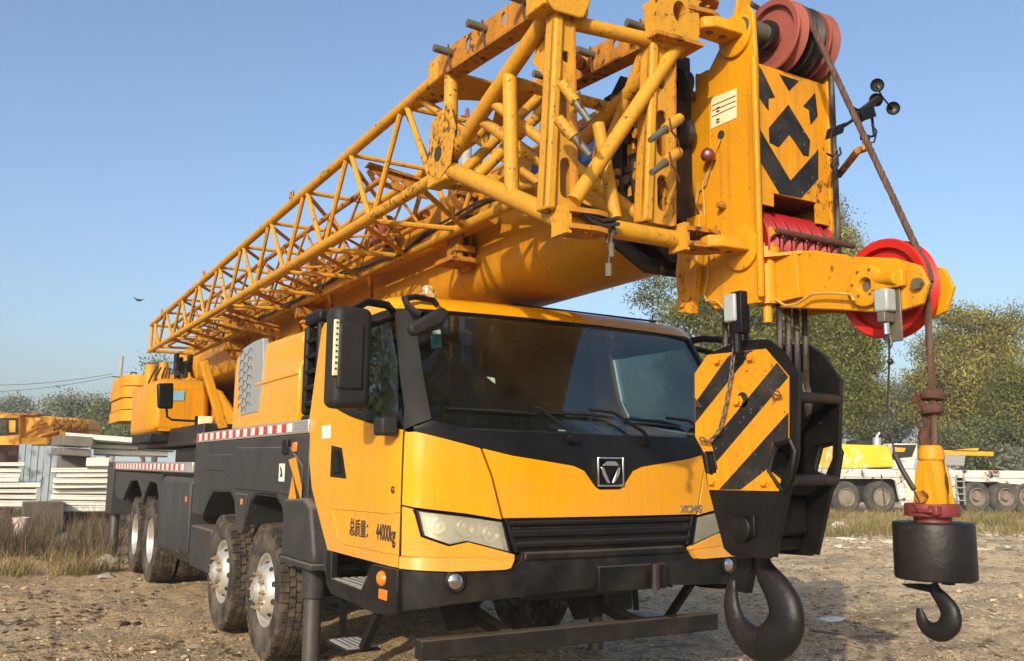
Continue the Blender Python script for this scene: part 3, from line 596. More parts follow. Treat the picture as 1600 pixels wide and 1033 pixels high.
# ---- chassis
mb = MB().box(-.45, .45, -2.6, 9.6, .72, 1.12).box(-1.30, 1.30, 3.0, 9.5, 1.30, 1.40)
P(mb, 'chassis_frame', 'dark', bevel=.01)
for s_ in (-1, 1):
    xo = s_*1.36
    sp = [(-1.06, 1.795), (2.95, 1.795), (2.95, 1.02), (2.40, 1.02), (2.2, 1.16), (1.95, 1.285), (1.25, 1.30), (1.02, 1.20), (.86, 1.02), (.66, 1.02), (.52, 1.22), (.34, 1.30), (-.28, 1.30), (-.46, 1.23), (-.60, .98), (-1.06, .98)]
    o = P(MB().pyz(sp, xo, xo-s_*.06), 'side_panel', 'grey', bevel=.012)
    def rel(poly, d=.012, n='panel_pressing'): return P(MB().pyz(poly, xo+s_*d, xo-s_*.02), n, 'grey', o, bevel=.008)
    rel([(-.62, 1.70), (-.95, 1.55), (-.95, 1.31), (-.4, 1.335), (1.05, 1.335), (1.15, 1.42), (1.6, 1.5), (2.3, 1.5), (2.3, 1.66), (1.2, 1.66), (1.05, 1.72)])
    # arch flanges and wells
    mb = MB()
    for pl in ([(-.62, .96), (-.46, 1.23), (-.28, 1.30), (.34, 1.30), (.52, 1.22), (.66, 1.02)], [(.86, 1.02), (1.02, 1.20), (1.25, 1.30), (1.95, 1.285), (2.2, 1.16), (2.40, 1.02)]):
        for a, b in zip(pl, pl[1:]): mb.bar((xo-s_*.21, a[0], a[1]+.012), (xo-s_*.21, b[0], b[1]+.012), .42, .018, (0, 0, 1) if abs(b[0]-a[0]) > .05 else (0, 1, 0))
    P(mb, 'arch_flange', 'grey', o)
    P(MB().box(min(s_*.80, s_*.82), max(s_*.80, s_*.82), -1.0, 3.0, .75, 1.78), 'wheel_well', 'dark', o)
    P(MB().box(min(s_*.6, s_*1.3), max(s_*.6, s_*1.3), -1.0, 9.4, 1.34, 1.36) if False else MB().box(min(s_*.6, s_*1.31), max(s_*.6, s_*1.31), -1.0, 2.9, 1.70, 1.76), 'deck_plate', 'grey', o)
    P(MB().pyz([(.60, 1.30), (1.06, 1.30), (.92, 1.0), (.86, .95), (.70, .95), (.66, 1.0)], xo+s_*.014, xo-s_*.05), 'arch_bracket', 'grey', o, bevel=.01)
    # reflective strips
    al = P(MB().box(min(xo-s_*.05, xo+s_*.012), max(xo-s_*.05, xo+s_*.012), -1.06, 2.86, 1.797, 1.90), 'deck_edge_rail', 'alu', o, bevel=.006)
    mb = MB()
    for i in range(4): mb.box(min(xo, xo+s_*.017), max(xo, xo+s_*.017), -1.055, -.72, 1.808+i*.023, 1.82+i*.023)
    P(mb, 'rail_ribs', 'alu', al)
    mr, mw = MB(), MB()
    for i in range(26):
        y0 = -.66+i*.135
        P(MB().box(min(xo, xo+s_*.016), max(xo, xo+s_*.016), y0, y0+.133, 1.818, 1.882), *(('white_marking', 'white_tape') if i % 2 == 0 else ('red_marking', 'red_tape')), al)
    pass
    # small things on the panel
    P(MB().box(min(xo, xo+s_*.02), max(xo, xo+s_*.02), -.80, -.70, 1.66, 1.735), 'side_marker_lamp', 'orange', o, bevel=.008)
    P(MB().box(min(xo-s_*.0, xo+s_*.03), max(xo, xo+s_*.03), -.60, -.46, 1.64, 1.76), 'lamp_bracket', 'black', o, bevel=.01)
    P(MB().box(min(xo, xo+s_*.016), max(xo, xo+s_*.016), .72, .80, 1.20, 1.255), 'side_marker_lamp', 'orange', o, bevel=.006)
    wl = P(MB().box(min(xo, xo+s_*.0145), max(xo, xo+s_*.0145), -.52, -.37, 1.43, 1.57), 'warning_label', 'white', o)
    P(MB().pyz([(-.40, 1.46), (-.48, 1.47), (-.46, 1.51), (-.42, 1.55), (-.40, 1.53), (-.43, 1.50)], xo+s_*.0145, xo+s_*.017), 'label_symbol', 'ink', wl)
    P(MB().pyz([(-.62, 1.60), (-.80, 1.62), (-.98, 1.40), (-.98, 1.30), (-.90, 1.36)], xo+s_*.0135, xo+s_*.016), 'hazard_stripe', 'stripe_yellow', o)
    P(MB().pyz([(-.66, 1.30), (-.86, 1.30), (-.74, 1.48)], xo+s_*.0135, xo+s_*.016), 'hazard_stripe', 'stripe_yellow', o)
    P(MB().pyz([(-1.07, 1.80), (-1.14, 1.80), (-1.24, 1.34), (-1.60, .80), (-1.50, .76), (-1.07, 1.28)], s_*1.335, s_*1.28), 'door_gap_panel', 'grey', o, bevel=.01)
    # jack housing in front of the wheel
    jp = [(-.60, 1.30), (-1.08, 1.32), (-1.22, 1.27), (-1.34, .95), (-1.34, .86), (-.62, .86), (-.585, .96)]
    jk = P(MB().pyz(jp, s_*1.395, s_*1.02), 'jack_housing', 'grey', bevel=.03, seg=3)
    P(MB().box(min(s_*1.05, s_*1.41), max(s_*1.05, s_*1.41), -1.36, -.61, .825, .87), 'housing_rim', 'grey', jk, bevel=.01)
    yj = -1.03
    P(MB().tube((s_*1.27, yj, .86), (s_*1.27, yj, .60), .085, 20), 'jack_sleeve', 'grey', jk, bevel=.006)
    P(MB().tube((s_*1.27, yj, .60), (s_*1.27, yj, .02), .064, 20), 'jack_leg', 'rod', jk)
    # tool box, tank, rear fenders
    P(MB().box(min(s_*1.36, s_*.9), max(s_*1.36, s_*.9), 1.95, 2.95, .46, .90), 'tool_box', 'grey', bevel=.02)
    for k, (y0, y1) in enumerate(((3.08, 3.58), (3.60, 4.22), (4.24, 4.90))):
        prof_ = [(-.03, .52), (-.0, .46)]
        z0 = .42+(.05 if k == 0 else 0)
        mb = MB().pxz([(s_*1.37, z0+.12), (s_*1.37, 1.33), (s_*1.30, 1.44), (s_*.85, 1.44), (s_*.85, z0), (s_*1.25, z0)], y0, y1)
        P(mb, 'fuel_tank' if k else 'air_tank_cover', 'grey', bevel=.025, seg=3)
    rd = [(3.0, 1.465), (9.35, 1.465), (9.35, 1.12), (9.0, 1.0), (8.3, .98), (8.05, 1.12), (7.6, 1.30), (6.95, 1.32), (6.5, 1.15), (6.35, .98), (6.2, 1.15), (5.85, 1.32), (5.3, 1.3), (5.1, 1.15), (4.95, .60), (4.92, 1.43), (3.0, 1.43)]
    rp = P(MB().pyz(rd, xo, xo-s_*.05), 'rear_fender', 'grey', bevel=.012)
    P(MB().box(min(s_*.80, s_*.82), max(s_*.80, s_*.82), 4.9, 9.3, .75, 1.43), 'wheel_well', 'dark', rp)
    P(MB().box(min(s_*.0+s_*.1, s_*1.36), max(s_*.1, s_*1.36), 3.0, 9.35, 1.435, 1.462) if s_ < 9 else MB(), 'deck_plate', 'grey', rp)
    al = P(MB().box(min(xo-s_*.05, xo+s_*.012), max(xo-s_*.05, xo+s_*.012), 3.0, 9.9, 1.467, 1.585), 'deck_edge_rail', 'alu', rp, bevel=.006)
    mr, mw = MB(), MB()
    for i in range(38):
        y0 = 3.5+i*.155
        P(MB().box(min(xo, xo+s_*.016), max(xo, xo+s_*.016), y0, y0+.153, 1.49, 1.562), *(('white_marking', 'white_tape') if i % 2 == 0 else ('red_marking', 'red_tape')), al)
    pass
    P(MB().box(min(xo, xo+s_*.016), max(xo, xo+s_*.016), 3.2, 3.28, 1.14, 1.20), 'side_marker_lamp', 'orange', rp)
    # rear outrigger box
    rb = P(MB().box(min(s_*.2, s_*1.40), max(s_*.2, s_*1.40), 9.45, 10.1, .70, 1.60), 'outrigger_box', 'grey', bevel=.02)
    P(MB().tube((s_*1.27, 9.75, .70), (s_*1.27, 9.75, .02), .08, 16), 'jack_leg', 'rod', rb)
# underrun bar hanging below the bumper on two arms
ub = P(MB().box(-1.15, 1.17, -2.66, -2.56, .43, .545), 'underrun_bar', 'beam', bevel=.008)
for x in (-.62, .40):
    mb = MB().pyz([(-2.05, .95), (-1.80, .95), (-1.92, .62), (-2.05, .47), (-2.25, .52)], x-.06, x+.06).bar((x+.08, -2.15, .60), (x+.12, -2.57, .50), .09, .07)
    P(mb, 'hinge_arm', 'beam', ub, bevel=.006)
mb = MB().box(.45, .70, -2.3, -1.7, .55, .95)
P(mb, 'steering_gear', 'greasy', bevel=.03)
# front lower crossing and axles
mb = MB()
for y in (0, 1.5, 5.6, 6.95): P(MB().tube((-1.0, y, .54), (1.0, y, .54), .085, 12).sphere((0, y, .54), .2, (1, 1, 1)), 'axle', 'greasy')

# ---- wheels
def tyre_mb(nb=46, off=0, R=.535):
    mb = MB(); k = R/.535
    mb.lathe([(.29, -.115), (.33, -.14), (.43*k, -.146), (.50*k, -.14), (.522*k, -.12), (.526*k, 0), (.522*k, .12), (.50*k, .14), (.43*k, .146), (.33, .14), (.29, .115)], (off, 0, 0), (-1, 0, 0), 64)
    return mb
def tread_mb(nb=44, off=0, R=.536):
    mb = MB()
    for j, (h, w) in enumerate(((-.112, .052), (-.056, .046), (0, .046), (.056, .046), (.112, .052))):
        for i in range(nb):
            t = 2*pi*(i+(.5 if j % 2 else 0))/nb
            er = Vector((0, cos(t), sin(t))); et = Vector((0, -sin(t), cos(t)))
            rr = R-.004*(abs(h) > .1)
            mb.obox(Vector((off-h, 0, 0))+er*(rr-.012), Vector((w/2, 0, 0)), et*(pi*R/nb*.84)+Vector((.004*(-1)**j, 0, 0)), er*.018)
    for i in range(nb*2):
        t = 2*pi*i/nb/2; er = Vector((0, cos(t), sin(t))); et = Vector((0, -sin(t), cos(t)))
        if i % 2 == 0:
            for s in (-1, 1): mb.obox(Vector((off-s*.139, 0, 0))+er*(R-.030), Vector((.006, 0, 0)), et*(pi*R/nb*.7), er*.022)
    return mb
def make_wheel(front, c):
    if front: rp_ = [(.292, -.12), (.300, .118), (.292, .128), (.276, .118), (.266, .085), (.257, .07), (.245, .082), (.198, .148), (.185, .162), (.168, .168), (.11, .168), (.108, .13), (0, .13)]
    else: rp_ = [(.292, -.12), (.300, .118), (.292, .128), (.278, .118), (.270, .10), (.262, -.03), (.248, -.06), (.18, -.085), (.15, -.09), (.14, -.05), (.105, -.03), (.095, .05), (.06, .065), (0, .065)]
    o = Vector(c)
    mb = MB().lathe(rp_, o, (-1, 0, 0), 48)
    w = P(mb, 'wheel', 'steel_rim', origin=c, smooth=40)
    P(tyre_mb(off=0).xl(o) if False else shift(tyre_mb(), o), 'tyre', 'rubber', w)
    P(shift(tread_mb(), o), 'tyre_tread', 'tread', w, smooth=0)
    for i in range(10):
        t = 2*pi*i/10; e = Vector((0, cos(t), sin(t))); mb = MB()
        if front: mb.lathe([(.015, 0), (.015, .024), (.010, .028), (.010, .05), (.005, .055), (0, .055)], o+e*.140+Vector((-.166, 0, 0)), (-1, 0, 0), 8)
        else: mb.lathe([(.017, 0), (.017, .03), (0, .034)], o+e*.165+Vector((.088, 0, 0)), (-1, 0, 0), 8)
        P(mb, 'wheel_nut', 'brass', w)
    if front:
        P(MB().lathe([(.106, .13), (.104, .20), (.09, .215), (.07, .22), (.068, .23), (.045, .235), (0, .235)], o, (-1, 0, 0), 24), 'hub', 'steel_rim', w)
        mb = MB()
        for i in range(10):
            t = 2*pi*(i+.5)/10; e = Vector((0, cos(t), sin(t))); n = (Vector((-1, 0, 0))*.58+e*.82).normalized()
            q = o+e*.2215+Vector((-.117, 0, 0)); x_, y_, _ = frame(n); tg = Vector((0, -sin(t), cos(t))); rd_ = n.cross(tg)
            mb.bm.faces.new([mb.bm.verts.new(q+tg*.026*cos(a)+rd_*.019*sin(a)+n*.002) for a in [2*pi*k/14 for k in range(14)]])
        P(mb, 'hand_holes', 'dark', w, fix=False)
    else:
        P(shift(tyre_mb(), o+Vector((.33, 0, 0))), 'tyre', 'rubber', w); P(shift(tread_mb(), o+Vector((.33, 0, 0))), 'tyre_tread', 'tread', w, smooth=0)
    return w
def shift(mb, v): bmesh.ops.translate(mb.bm, vec=v, verts=mb.bm.verts); return mb
RW = .538
wf = make_wheel(True, (-1.21, 0, RW)); wr = make_wheel(False, (-1.21, 5.62, RW))
O = ORG[crane.name]
for src, y, s_ in ((wf, 1.50, -1), (wf, 0, 1), (wf, 1.50, 1), (wr, 6.97, -1), (wr, 5.62, 1), (wr, 6.97, 1)):
    n_ = dup(src, crane, Vector((s_*1.21, y, RW))-O, pi if s_ > 0 else 0)
    if s_ < 0: n_.rotation_euler = (.37 if src == wf else .2, 0, 0)

# ---- superstructure
mb = MB().lathe([(0, 1.46), (.85, 1.46), (.85, 1.62), (.78, 1.64), (.78, 1.80), (0, 1.80)], (0, 5.0, 0), (0, 0, 1), 40); P(mb, 'slewing_ring', 'greasy')
P(MB().box(-1.15, 1.15, 3.6, 8.6, 1.80, 2.05), 'turntable_base', 'greasy', bevel=.01)
mb = MB()
for s_ in (-1, 1): mb.pyz([(4.2, 2.05), (8.8, 2.05), (9.1, 2.6), (9.0, 3.45), (8.5, 3.5), (7.9, 3.0), (5.6, 2.6)], s_*.50, s_*.56)
P(mb, 'turntable', 'yellow', bevel=.01)
P(MB().box(-1.15, 1.15, 3.2, 4.0, 1.47, 1.74), 'deck_housing', 'dark', bevel=.02); P(MB().box(-1.02, 1.02, 4.02, 5.98, 1.468, 1.795), 'slewing_base', 'greasy', bevel=.02); P(MB().box(-1.1, 1.2, 6.0, 8.8, 1.465, 1.56), 'deck_housing', 'dark', bevel=.02)
P(MB().tube((-.62, 8.6, 3.15), (.62, 8.6, 3.15), .13, 20), 'boom_pivot_pin', 'greasy')
P(MB().tube((-.25, 4.3, 1.95), (-.1, 1.2, 2.78), .14, 18).tube((.25, 4.3, 1.95), (.1, 1.2, 2.78), .14, 18), 'luffing_cylinder', 'yellow')
P(MB().tube((-.75, 7.3, 2.45), (-.3, 7.3, 2.45), .32, 24).box(-.95, -.3, 6.4, 8.9, 2.0, 2.25), 'winch_drum', 'yellow', bevel=.01)
P(MB().tube((-1.02, 8.6, 2.35), (-1.02, 8.6, 3.22), .10, 16).tube((-.86, 8.4, 2.5), (-.86, 8.4, 3.25), .07, 12).box(-1.25, -.62, 8.2, 8.9, 2.72, 2.80), 'valve_stand', 'yellow')
mb = MB(); 
for k in range(7): mb.path([(-1.1+.09*k, 8.3, 2.7), (-1.12+.1*k, 8.1, 2.9+.06*(k % 3)), (-1.0+.07*k, 8.2, 3.15)], .014, 6)
P(mb, 'hydraulic_hoses', 'hose')
# operator housing
mb = MB(); rows = []
for y, ins, zt, zb in ((7.6, 0, 2.80, 1.98), (6.3, .0, 2.80, 1.98), (6.0, .03, 2.76, 2.0), (5.84, .10, 2.66, 2.06)):
    rows.append([mb.bm.verts.new(p) for p in ((-1.42+ins, y, zb+.05), (-1.42+ins, y, zt-.18), (-1.34+ins, y, zt-.06), (-1.2+ins*.5, y, zt), (-.66-ins*.5, y, zt), (-.58-ins, y, zt-.1), (-.55-ins, y, zb+.05), (-.62-ins, y, zb), (-1.36+ins, y, zb))])
for a, b in zip(rows, rows[1:]):
    for i in range(9): mb.bm.faces.new((a[i], a[(i+1) % 9], b[(i+1) % 9], b[i]))
mb.bm.faces.new(rows[0]); mb.bm.faces.new(rows[-1])
oc = P(mb, 'operator_housing', 'boom_yellow', bevel=.03, seg=3, smooth=40)
P(MB().box(-1.40, -.62, 5.88, 7.5, 1.86, 2.0), 'housing_skirt', 'bumper_black', oc, bevel=.02)
P(MB().hexa([(-1.30, 5.826, 2.44), (-.98, 5.826, 2.46), (-.98, 5.85, 2.46), (-1.30, 5.85, 2.44), (-1.30, 5.826, 2.56), (-.98, 5.826, 2.60), (-.98, 5.85, 2.60), (-1.30, 5.85, 2.56)]), 'sticker', 'light_blue', oc)
P(MB().box(-.79, -.60, 5.66, 5.74, 2.10, 2.24), 'work_lamp', 'cream', oc, bevel=.01)
P(MB().box(-1.30, -.62, 5.80, 5.84, 2.02, 2.06), 'housing_trim', 'boom_yellow', oc)
q = [A(u, v, y=4.9) for u, v in ((246, 599), (272, 598), (271, 639), (247, 638))]
om = P(MB().prism(q, (0, .09, 0)), 'mirror', 'gloss_black', oc, bevel=.03, seg=3)
P(MB().path([A(u, v, y=5.0) for u, v in ((260, 636), (261, 651), (268, 656), (303, 658), (306, 655))], .016, 7), 'mirror_arm', 'black', oc)
P(MB().path([A(u, v, y=5.0) for u, v in ((307, 650), (306, 668), (303, 690))], .022, 7), 'mirror_post', 'black', oc)
# slanting guard plate beside the hood
q = [A(u, v, y=2.6) for u, v in ((313, 566), (325, 562), (357, 668), (344, 670))]
P(MB().prism(q, (0, .10, 0)), 'guard_plate', 'yellow', bevel=.01)
P(MB().box(-1.28, .9, 1.7, 3.5, 1.80, 1.86), 'deck_plate', 'grey')
P(MB().box(-1.0, .7, 1.75, 2.4, 1.86, 2.35), 'hydraulic_tank', 'dark', bevel=.03)
# counterweight
cw = None
for k in range(4):
    z0 = 2.30+k*.205; dx = (.0, .02, -.01, .015)[k]
    pts = [(-1.35+dx, 10.9), (-1.35+dx, 9.55), (-1.31+dx, 9.38), (-1.22+dx, 9.28), (-1.1+dx, 9.24), (-.7, 9.24), (-.7, 9.0), (.7, 9.0), (.7, 9.24), (1.1, 9.24), (1.31, 9.38), (1.35, 9.55), (1.35, 10.9)]
    mb = MB().pxy(pts, z0, z0+.19)
    if cw is None: cw = P(mb, 'counterweight', 'yellow', bevel=.006)
    else: P(mb, 'counterweight_slab', 'yellow', cw, bevel=.006)
    mi_ = [(x*.975, y+(.035 if y < 9.5 else 0)) for x, y in pts]
P(MB().pxy(mi_, 2.32, 3.09), 'counterweight_core', 'dark', cw)
P(MB().path([(-1.2, 9.6, 3.10), (-1.2, 9.6, 3.17), (-1.12, 9.6, 3.17), (-1.12, 9.6, 3.10)], .018, 6), 'lifting_eye', 'rust', cw)
P(MB().box(-.9, .9, 8.6, 9.6, 2.1, 3.0), 'counterweight_carrier', 'yellow', cw, bevel=.02)

# ---- boom
bsec = [(-.34, 3.74), (-.42, 3.68), (-.42, 3.02), (-.412, 2.955), (-.385, 2.90), (-.335, 2.852), (-.26, 2.812), (-.15, 2.78), (0, 2.765), (.15, 2.78), (.26, 2.812), (.335, 2.852), (.385, 2.90), (.412, 2.955), (.42, 3.02), (.42, 3.68), (.34, 3.74)]
boom = P(MB().pxz(bsec, -3.55, 8.9), 'boom', 'boom_yellow', bevel=.03, seg=3)
def scaled(k, dz=0): return [(x*k, 3.25+(z-3.25)*k+dz) for x, z in bsec]
# front collar of the outer section and the nested sections with their collars
P(MB().plate([(x*1.11, 3.25+(z-3.25)*1.10) for x, z in bsec], [scaled(.90)], (0, -3.60, 0), (1, 0, 0), (0, 0, 1), .10), 'boom_collar', 'greasy', boom, bevel=.006)
for k, y0, y1 in ((.90, -3.5, -3.74), (.82, -3.5, -3.90), (.74, -3.5, -4.04), (.66, -3.5, -4.25)):
    P(MB().pxz(scaled(k), y0, y1), 'boom_section', 'boom_yellow', boom, bevel=.015)
    if k > .7:
        P(MB().plate([(x*1.08, 3.25+(z-3.25)*1.09) for x, z in scaled(k)], [scaled(k*.99)], (0, y1+.02, 0), (1, 0, 0), (0, 0, 1), .045), 'section_collar', 'yellow' if k < .88 else 'greasy', boom, bevel=.004)
        for z in (2.86, 3.05, 3.28, 3.5, 3.66): P(MB().box(-.46*k-.01, -.37*k, y1-.03, y1+.10, 3.25+(z-3.25)*k-.05, 3.25+(z-3.25)*k+.05), 'slide_pad', 'greasy', boom, bevel=.01)
for y0, y1, xo, mt, nm in ((-3.72, -3.63, -.475, 'greasy', 'guide_plate'), (-3.80, -3.745, -.45, 'yellow', 'guide_rib'), (-3.90, -3.83, -.455, 'greasy', 'guide_plate'), (-3.985, -3.94, -.42, 'rust_yellow', 'guide_rib'), (-4.10, -4.02, -.43, 'greasy', 'guide_plate')):
    P(MB().pyz([(y0, 2.86), (y1, 2.84), (y1, 3.72), (y0, 3.80)], xo, -.28), nm, mt, boom, bevel=.006)
    for z in (2.98, 3.16, 3.40, 3.60): P(MB().tube((xo+.01, (y0+y1)/2, z), (xo-.03, (y0+y1)/2, z), .030, 10).obox((xo-.005, (y0+y1)/2-.01, z+.06), (.02, 0, 0), (0, .03, 0), (0, 0, .018)), 'guide_roller', 'greasy' if mt != 'greasy' else 'rust_yellow', boom)
for z in (3.35, 3.62): P(MB().lathe([(.03, -.03), (.085, -.03), (.07, 0), (.085, .03), (.03, .03)], (-.36, -4.10, z), (1, 0, 0), 20, closed=True), 'guide_sheave', 'greasy', boom)
mb = MB().path([(-.44, -3.62, 3.0), (-.44, -3.66, 2.82), (-.3, -3.72, 2.70), (0, -3.85, 2.66), (.3, -3.8, 2.7)], .045, 8).path([(-.43, -3.8, 3.3), (-.42, -3.84, 2.9), (-.30, -3.95, 2.72), (0, -4.05, 2.68)], .045, 8)
mb.path([(-.36, -3.98, 3.3), (-.37, -4.02, 2.92), (-.28, -4.10, 2.74), (0, -4.15, 2.7)], .04, 8)
P(mb, 'greased_slide_edge', 'greasy', boom)
mb = MB()
for k, (y, z, dx) in enumerate(((-3.70, 3.35, 0), (-3.86, 3.45, .02), (-3.98, 3.2, .03), (-4.05, 3.55, .06))):
    for j in range(3): P(MB().lathe([(.028, 0), (.028, .03), (0, .036)], (-.40+dx*2, y, z-.14*j), (-1, 0, 0), 6), 'collar_bolt', 'yellow', boom)
# blue slanted lettering bars on the boom flank
mb = MB()
for y0, w in ((-3.34, .30), (-2.98, .16), (-2.74, .14)):
    mb.pyz([(y0, 3.34), (y0+w, 3.34), (y0+w-.09, 3.64), (y0-.09, 3.64)], -.423, -.418)
P(mb, 'lettering_bars', 'blue', boom)
P(MB().box(-.34, .34, -3.55, 8.7, 3.742, 3.76), 'boom_top_plate', 'boom_yellow', boom)

# ---- boom head
HX = .275
sp = [(-4.10, 2.86), (-4.13, 3.70), (-4.22, 3.66), (-4.39, 3.84), (-4.52, 3.93), (-4.565, 3.86), (-4.575, 3.60), (-4.555, 2.36), (-4.24, 2.37), (-4.06, 2.54), (-4.05, 2.70)]
mb = MB()
for s_ in (-1, 1): mb.pyz(sp, s_*HX, s_*(HX-.025))
head = P(mb, 'boom_head', 'yellow', bevel=.006)
P(MB().box(-HX+.027, HX-.027, -4.2, -4.1, 2.8, 3.7), 'head_back_plate', 'yellow', head)
P(MB().box(-HX+.027, HX-.027, -4.553, -4.535, 2.93, 3.60).box(-HX+.027, -HX+.12, -4.552, -4.535, 2.86, 2.93).box(HX-.12, HX-.027, -4.552, -4.535, 2.82, 2.93), 'striped_plate', 'stripe_yellow', head)
P(MB().box(-HX+.03, HX-.03, -4.53, -4.30, 2.925, 2.935), 'recess_plate', 'dark_red', head)
ZA = lambda z: (1040+z[0]/4.304, z[1]/4.304)
ZB = lambda z: (1060+z[0]/3.443, 220+z[1]/3.443)
YS = -4.5545
def stripe(pts):
    q = [A(u, v, y=YS) for u, v in pts]; q = [Vector((max(-HX+.03, min(HX-.03, p.x)), YS, min(p.z, 3.6))) for p in q]
    P(MB().prism([p-Vector((0, .0015, 0)) for p in q], (0, .003, 0)), 'black_stripe', 'stripe_black', head)
stripe([ZA(p) for p in ((600, 425), (645, 470), (735, 655), (692, 662), (692, 745), (605, 640))])
stripe([ZA(p) for p in ((765, 500), (895, 545), (830, 612))])
stripe([ZA(p) for p in ((1005, 625), (1022, 780), (975, 840), (965, 740), (925, 715))])
stripe([ZA((825, 705)), ZA((968, 940)), ZB((708, 0)), ZB((700, 84)), ZB((672, 78)), ZB((622, 0)), ZA((830, 905)), ZA((760, 990)), ZA((700, 960)), ZA((695, 860))])
stripe([ZA((610, 855)), ZA((730, 1033)), ZB((603, 215)), ZB((752, 48)), ZB((752, 205)), ZB((660, 308)), ZB((545, 285)), ZB((420, 105)), ZB((416, 0))])
P(MB().box(-HX-.003, -HX+.001, -4.455, -4.30, 3.42, 3.575) if False else MB().hexa([(-HX-.003, *yz(1111, 202, -HX)), (-HX-.003, *yz(1151, 184, -HX)), (-HX+.002, *yz(1151, 184, -HX)), (-HX+.002, *yz(1111, 202, -HX)), (-HX-.003, *yz(1112, 154, -HX)), (-HX-.003, *yz(1151, 138, -HX)), (-HX+.002, *yz(1151, 138, -HX)), (-HX+.002, *yz(1112, 154, -HX))]), 'rating_table', 'cream', head)
mb = MB()
for (a, b) in (((1113, 166), (1150, 150)), ((1113, 174), (1150, 158)), ((1113, 183), (1150, 166))): mb.bar((-HX-.004, *yz(*a, -HX)), (-HX-.004, *yz(*b, -HX)), .002, .004)
for k, v in enumerate((170, 175, 188, 192)): mb.bar((-HX-.004, *yz(1120, v, -HX)), (-HX-.004, *yz(1125, v-2, -HX)), .002, .008)
P(mb, 'table_lines', 'ink', head)
P(MB().bar((-HX-.01, -4.573, 2.38), (-HX-.01, -4.573, 3.62), .03, .03, (0, 1, 0)), 'edge_bead', 'yellow', head, bevel=.01)
# lug tabs towards the jib
for (u, v), zz in (((1128, 45), 3.78), ((1125, 390), 2.65)):
    yy = -4.45
    mb = MB().pxy([(-HX, yy-.075), (-HX-.20, yy-.07), (-HX-.255, yy-.03), (-HX-.255, yy+.04), (-HX-.20, yy+.075), (-HX, yy+.075)], zz-.03, zz+.03)
    lg = P(mb, 'jib_lug', 'yellow', head, bevel=.008)
    P(MB().lathe([(.115, 0), (.115, .02), (.07, .03), (0, .03)], (-HX, yy, zz), (-1, 0, 0), 24), 'lug_ring', 'yellow', head, bevel=.004)
    mb = MB()
    for x in (-.10, -.19): mb.tube((-HX+x, yy, zz-.034), (-HX+x, yy, zz+.034), .02, 12)
    P(mb, 'lug_holes', 'pin', lg)
P(MB().bar((-HX+.02, -4.45, 3.84), (-HX+.06, -4.50, 4.2), .09, .02, (0, 1, 0)), 'rope_guard', 'yellow', head, bevel=.004)
def sheave(name, c, r, w, mat, parent, axis=(-1, 0, 0), n=40, hub=.3, web=.25):
    h = w/2
    pr = [(r*hub*.55, h*1.05), (r*hub, h*1.05), (r*hub*1.05, h*web), (r*.78, h*web), (r*.82, h*.9), (r*.97, h*1.0), (r, h*.8), (r*.87, h*.18), (r*.87, -h*.18), (r, -h*.8), (r*.97, -h), (r*.82, -h*.9), (r*.78, -h*web), (r*hub*1.05, -h*web), (r*hub, -h*1.05), (r*hub*.55, -h*1.05)]
    return P(MB().lathe(pr, c, axis, n, closed=True), name, mat, parent, smooth=30)
for x, r in ((-.06, .20), (.065, .195), (.18, .195)): s1 = sheave('top_sheave', (x, -4.51, 3.80), r, .085, 'pink_red' if x != .065 else 'greasy', head)
P(MB().tube((-.30, -4.51, 3.80), (.26, -4.51, 3.80), .05, 20), 'sheave_shaft', 'pin', head); P(MB().tube((-.14, -4.51, 3.8), (-.105, -4.51, 3.8), .075, 20), 'shaft_collar', 'greasy', head)
for k in range(6): sheave('lower_sheave', (-.205+k*.085, -4.38, 2.665), .215, .072, 'red', head, n=36)
P(MB().tube((-.27, -4.38, 2.665), (.27, -4.38, 2.665), .05, 16), 'sheave_shaft', 'pin', head)
rg = P(MB().tube((-.20, -4.605, 2.715), (.36, -4.605, 2.715), .016, 10), 'rope_keeper_rod', 'rust', head)
P(MB().bar((-.23, -4.40, 2.60), (-.22, -4.60, 2.72), .02, .05), 'keeper_arm', 'yellow', head, bevel=.004)
for k in range(5): P(MB().tube((-.13+k*.085, -4.605, 2.715), (-.13+k*.085, -4.57, 2.66), .008, 6), 'keeper_tooth', 'rust', head)
P(MB().pyz([(-4.20, 2.88), (-4.05, 2.88), (-4.0, 2.6), (-4.02, 2.38), (-4.12, 2.36), (-4.16, 2.55)], -.33, -.28), 'rear_bracket', 'yellow', head, bevel=.006)
mb = MB()
for z in (2.42, 2.5, 2.58): mb.lathe([(.02, 0), (.02, .018), (0, .02)], (-.33, -4.06, z), (-1, 0, 0), 6)
P(mb, 'bracket_bolts', 'yellow', head)
# nose arm with the auxiliary wheel
np_ = [(-4.50, 2.635), (-4.80, 2.585), (-4.98, 2.52), (-5.22, 2.465), (-5.34, 2.41), (-5.375, 2.33), (-5.34, 2.245), (-5.20, 2.225), (-4.9, 2.285), (-4.5, 2.355)]
nose = P(MB().pyz(np_, -.155, -.13), 'nose_arm', 'yellow', head, bevel=.006)
np2 = [(y, z) for y, z in np_]; np2[3] = (-5.16, 2.49); np2[4] = (-5.28, 2.44); np2[5] = (-5.32, 2.35); np2[6] = (-5.28, 2.25)
P(MB().pyz(np2, .10, .125), 'nose_cheek', 'yellow', nose, bevel=.006)
P(MB().box(-.13, .10, -4.80, -4.5, 2.36, 2.385).box(-.13, .10, -4.76, -4.735, 2.385, 2.57).pxy([(-.26, -4.56), (.26, -4.56), (.10, -4.78), (-.16, -4.72)], 2.585, 2.60), 'nose_web', 'yellow', nose)
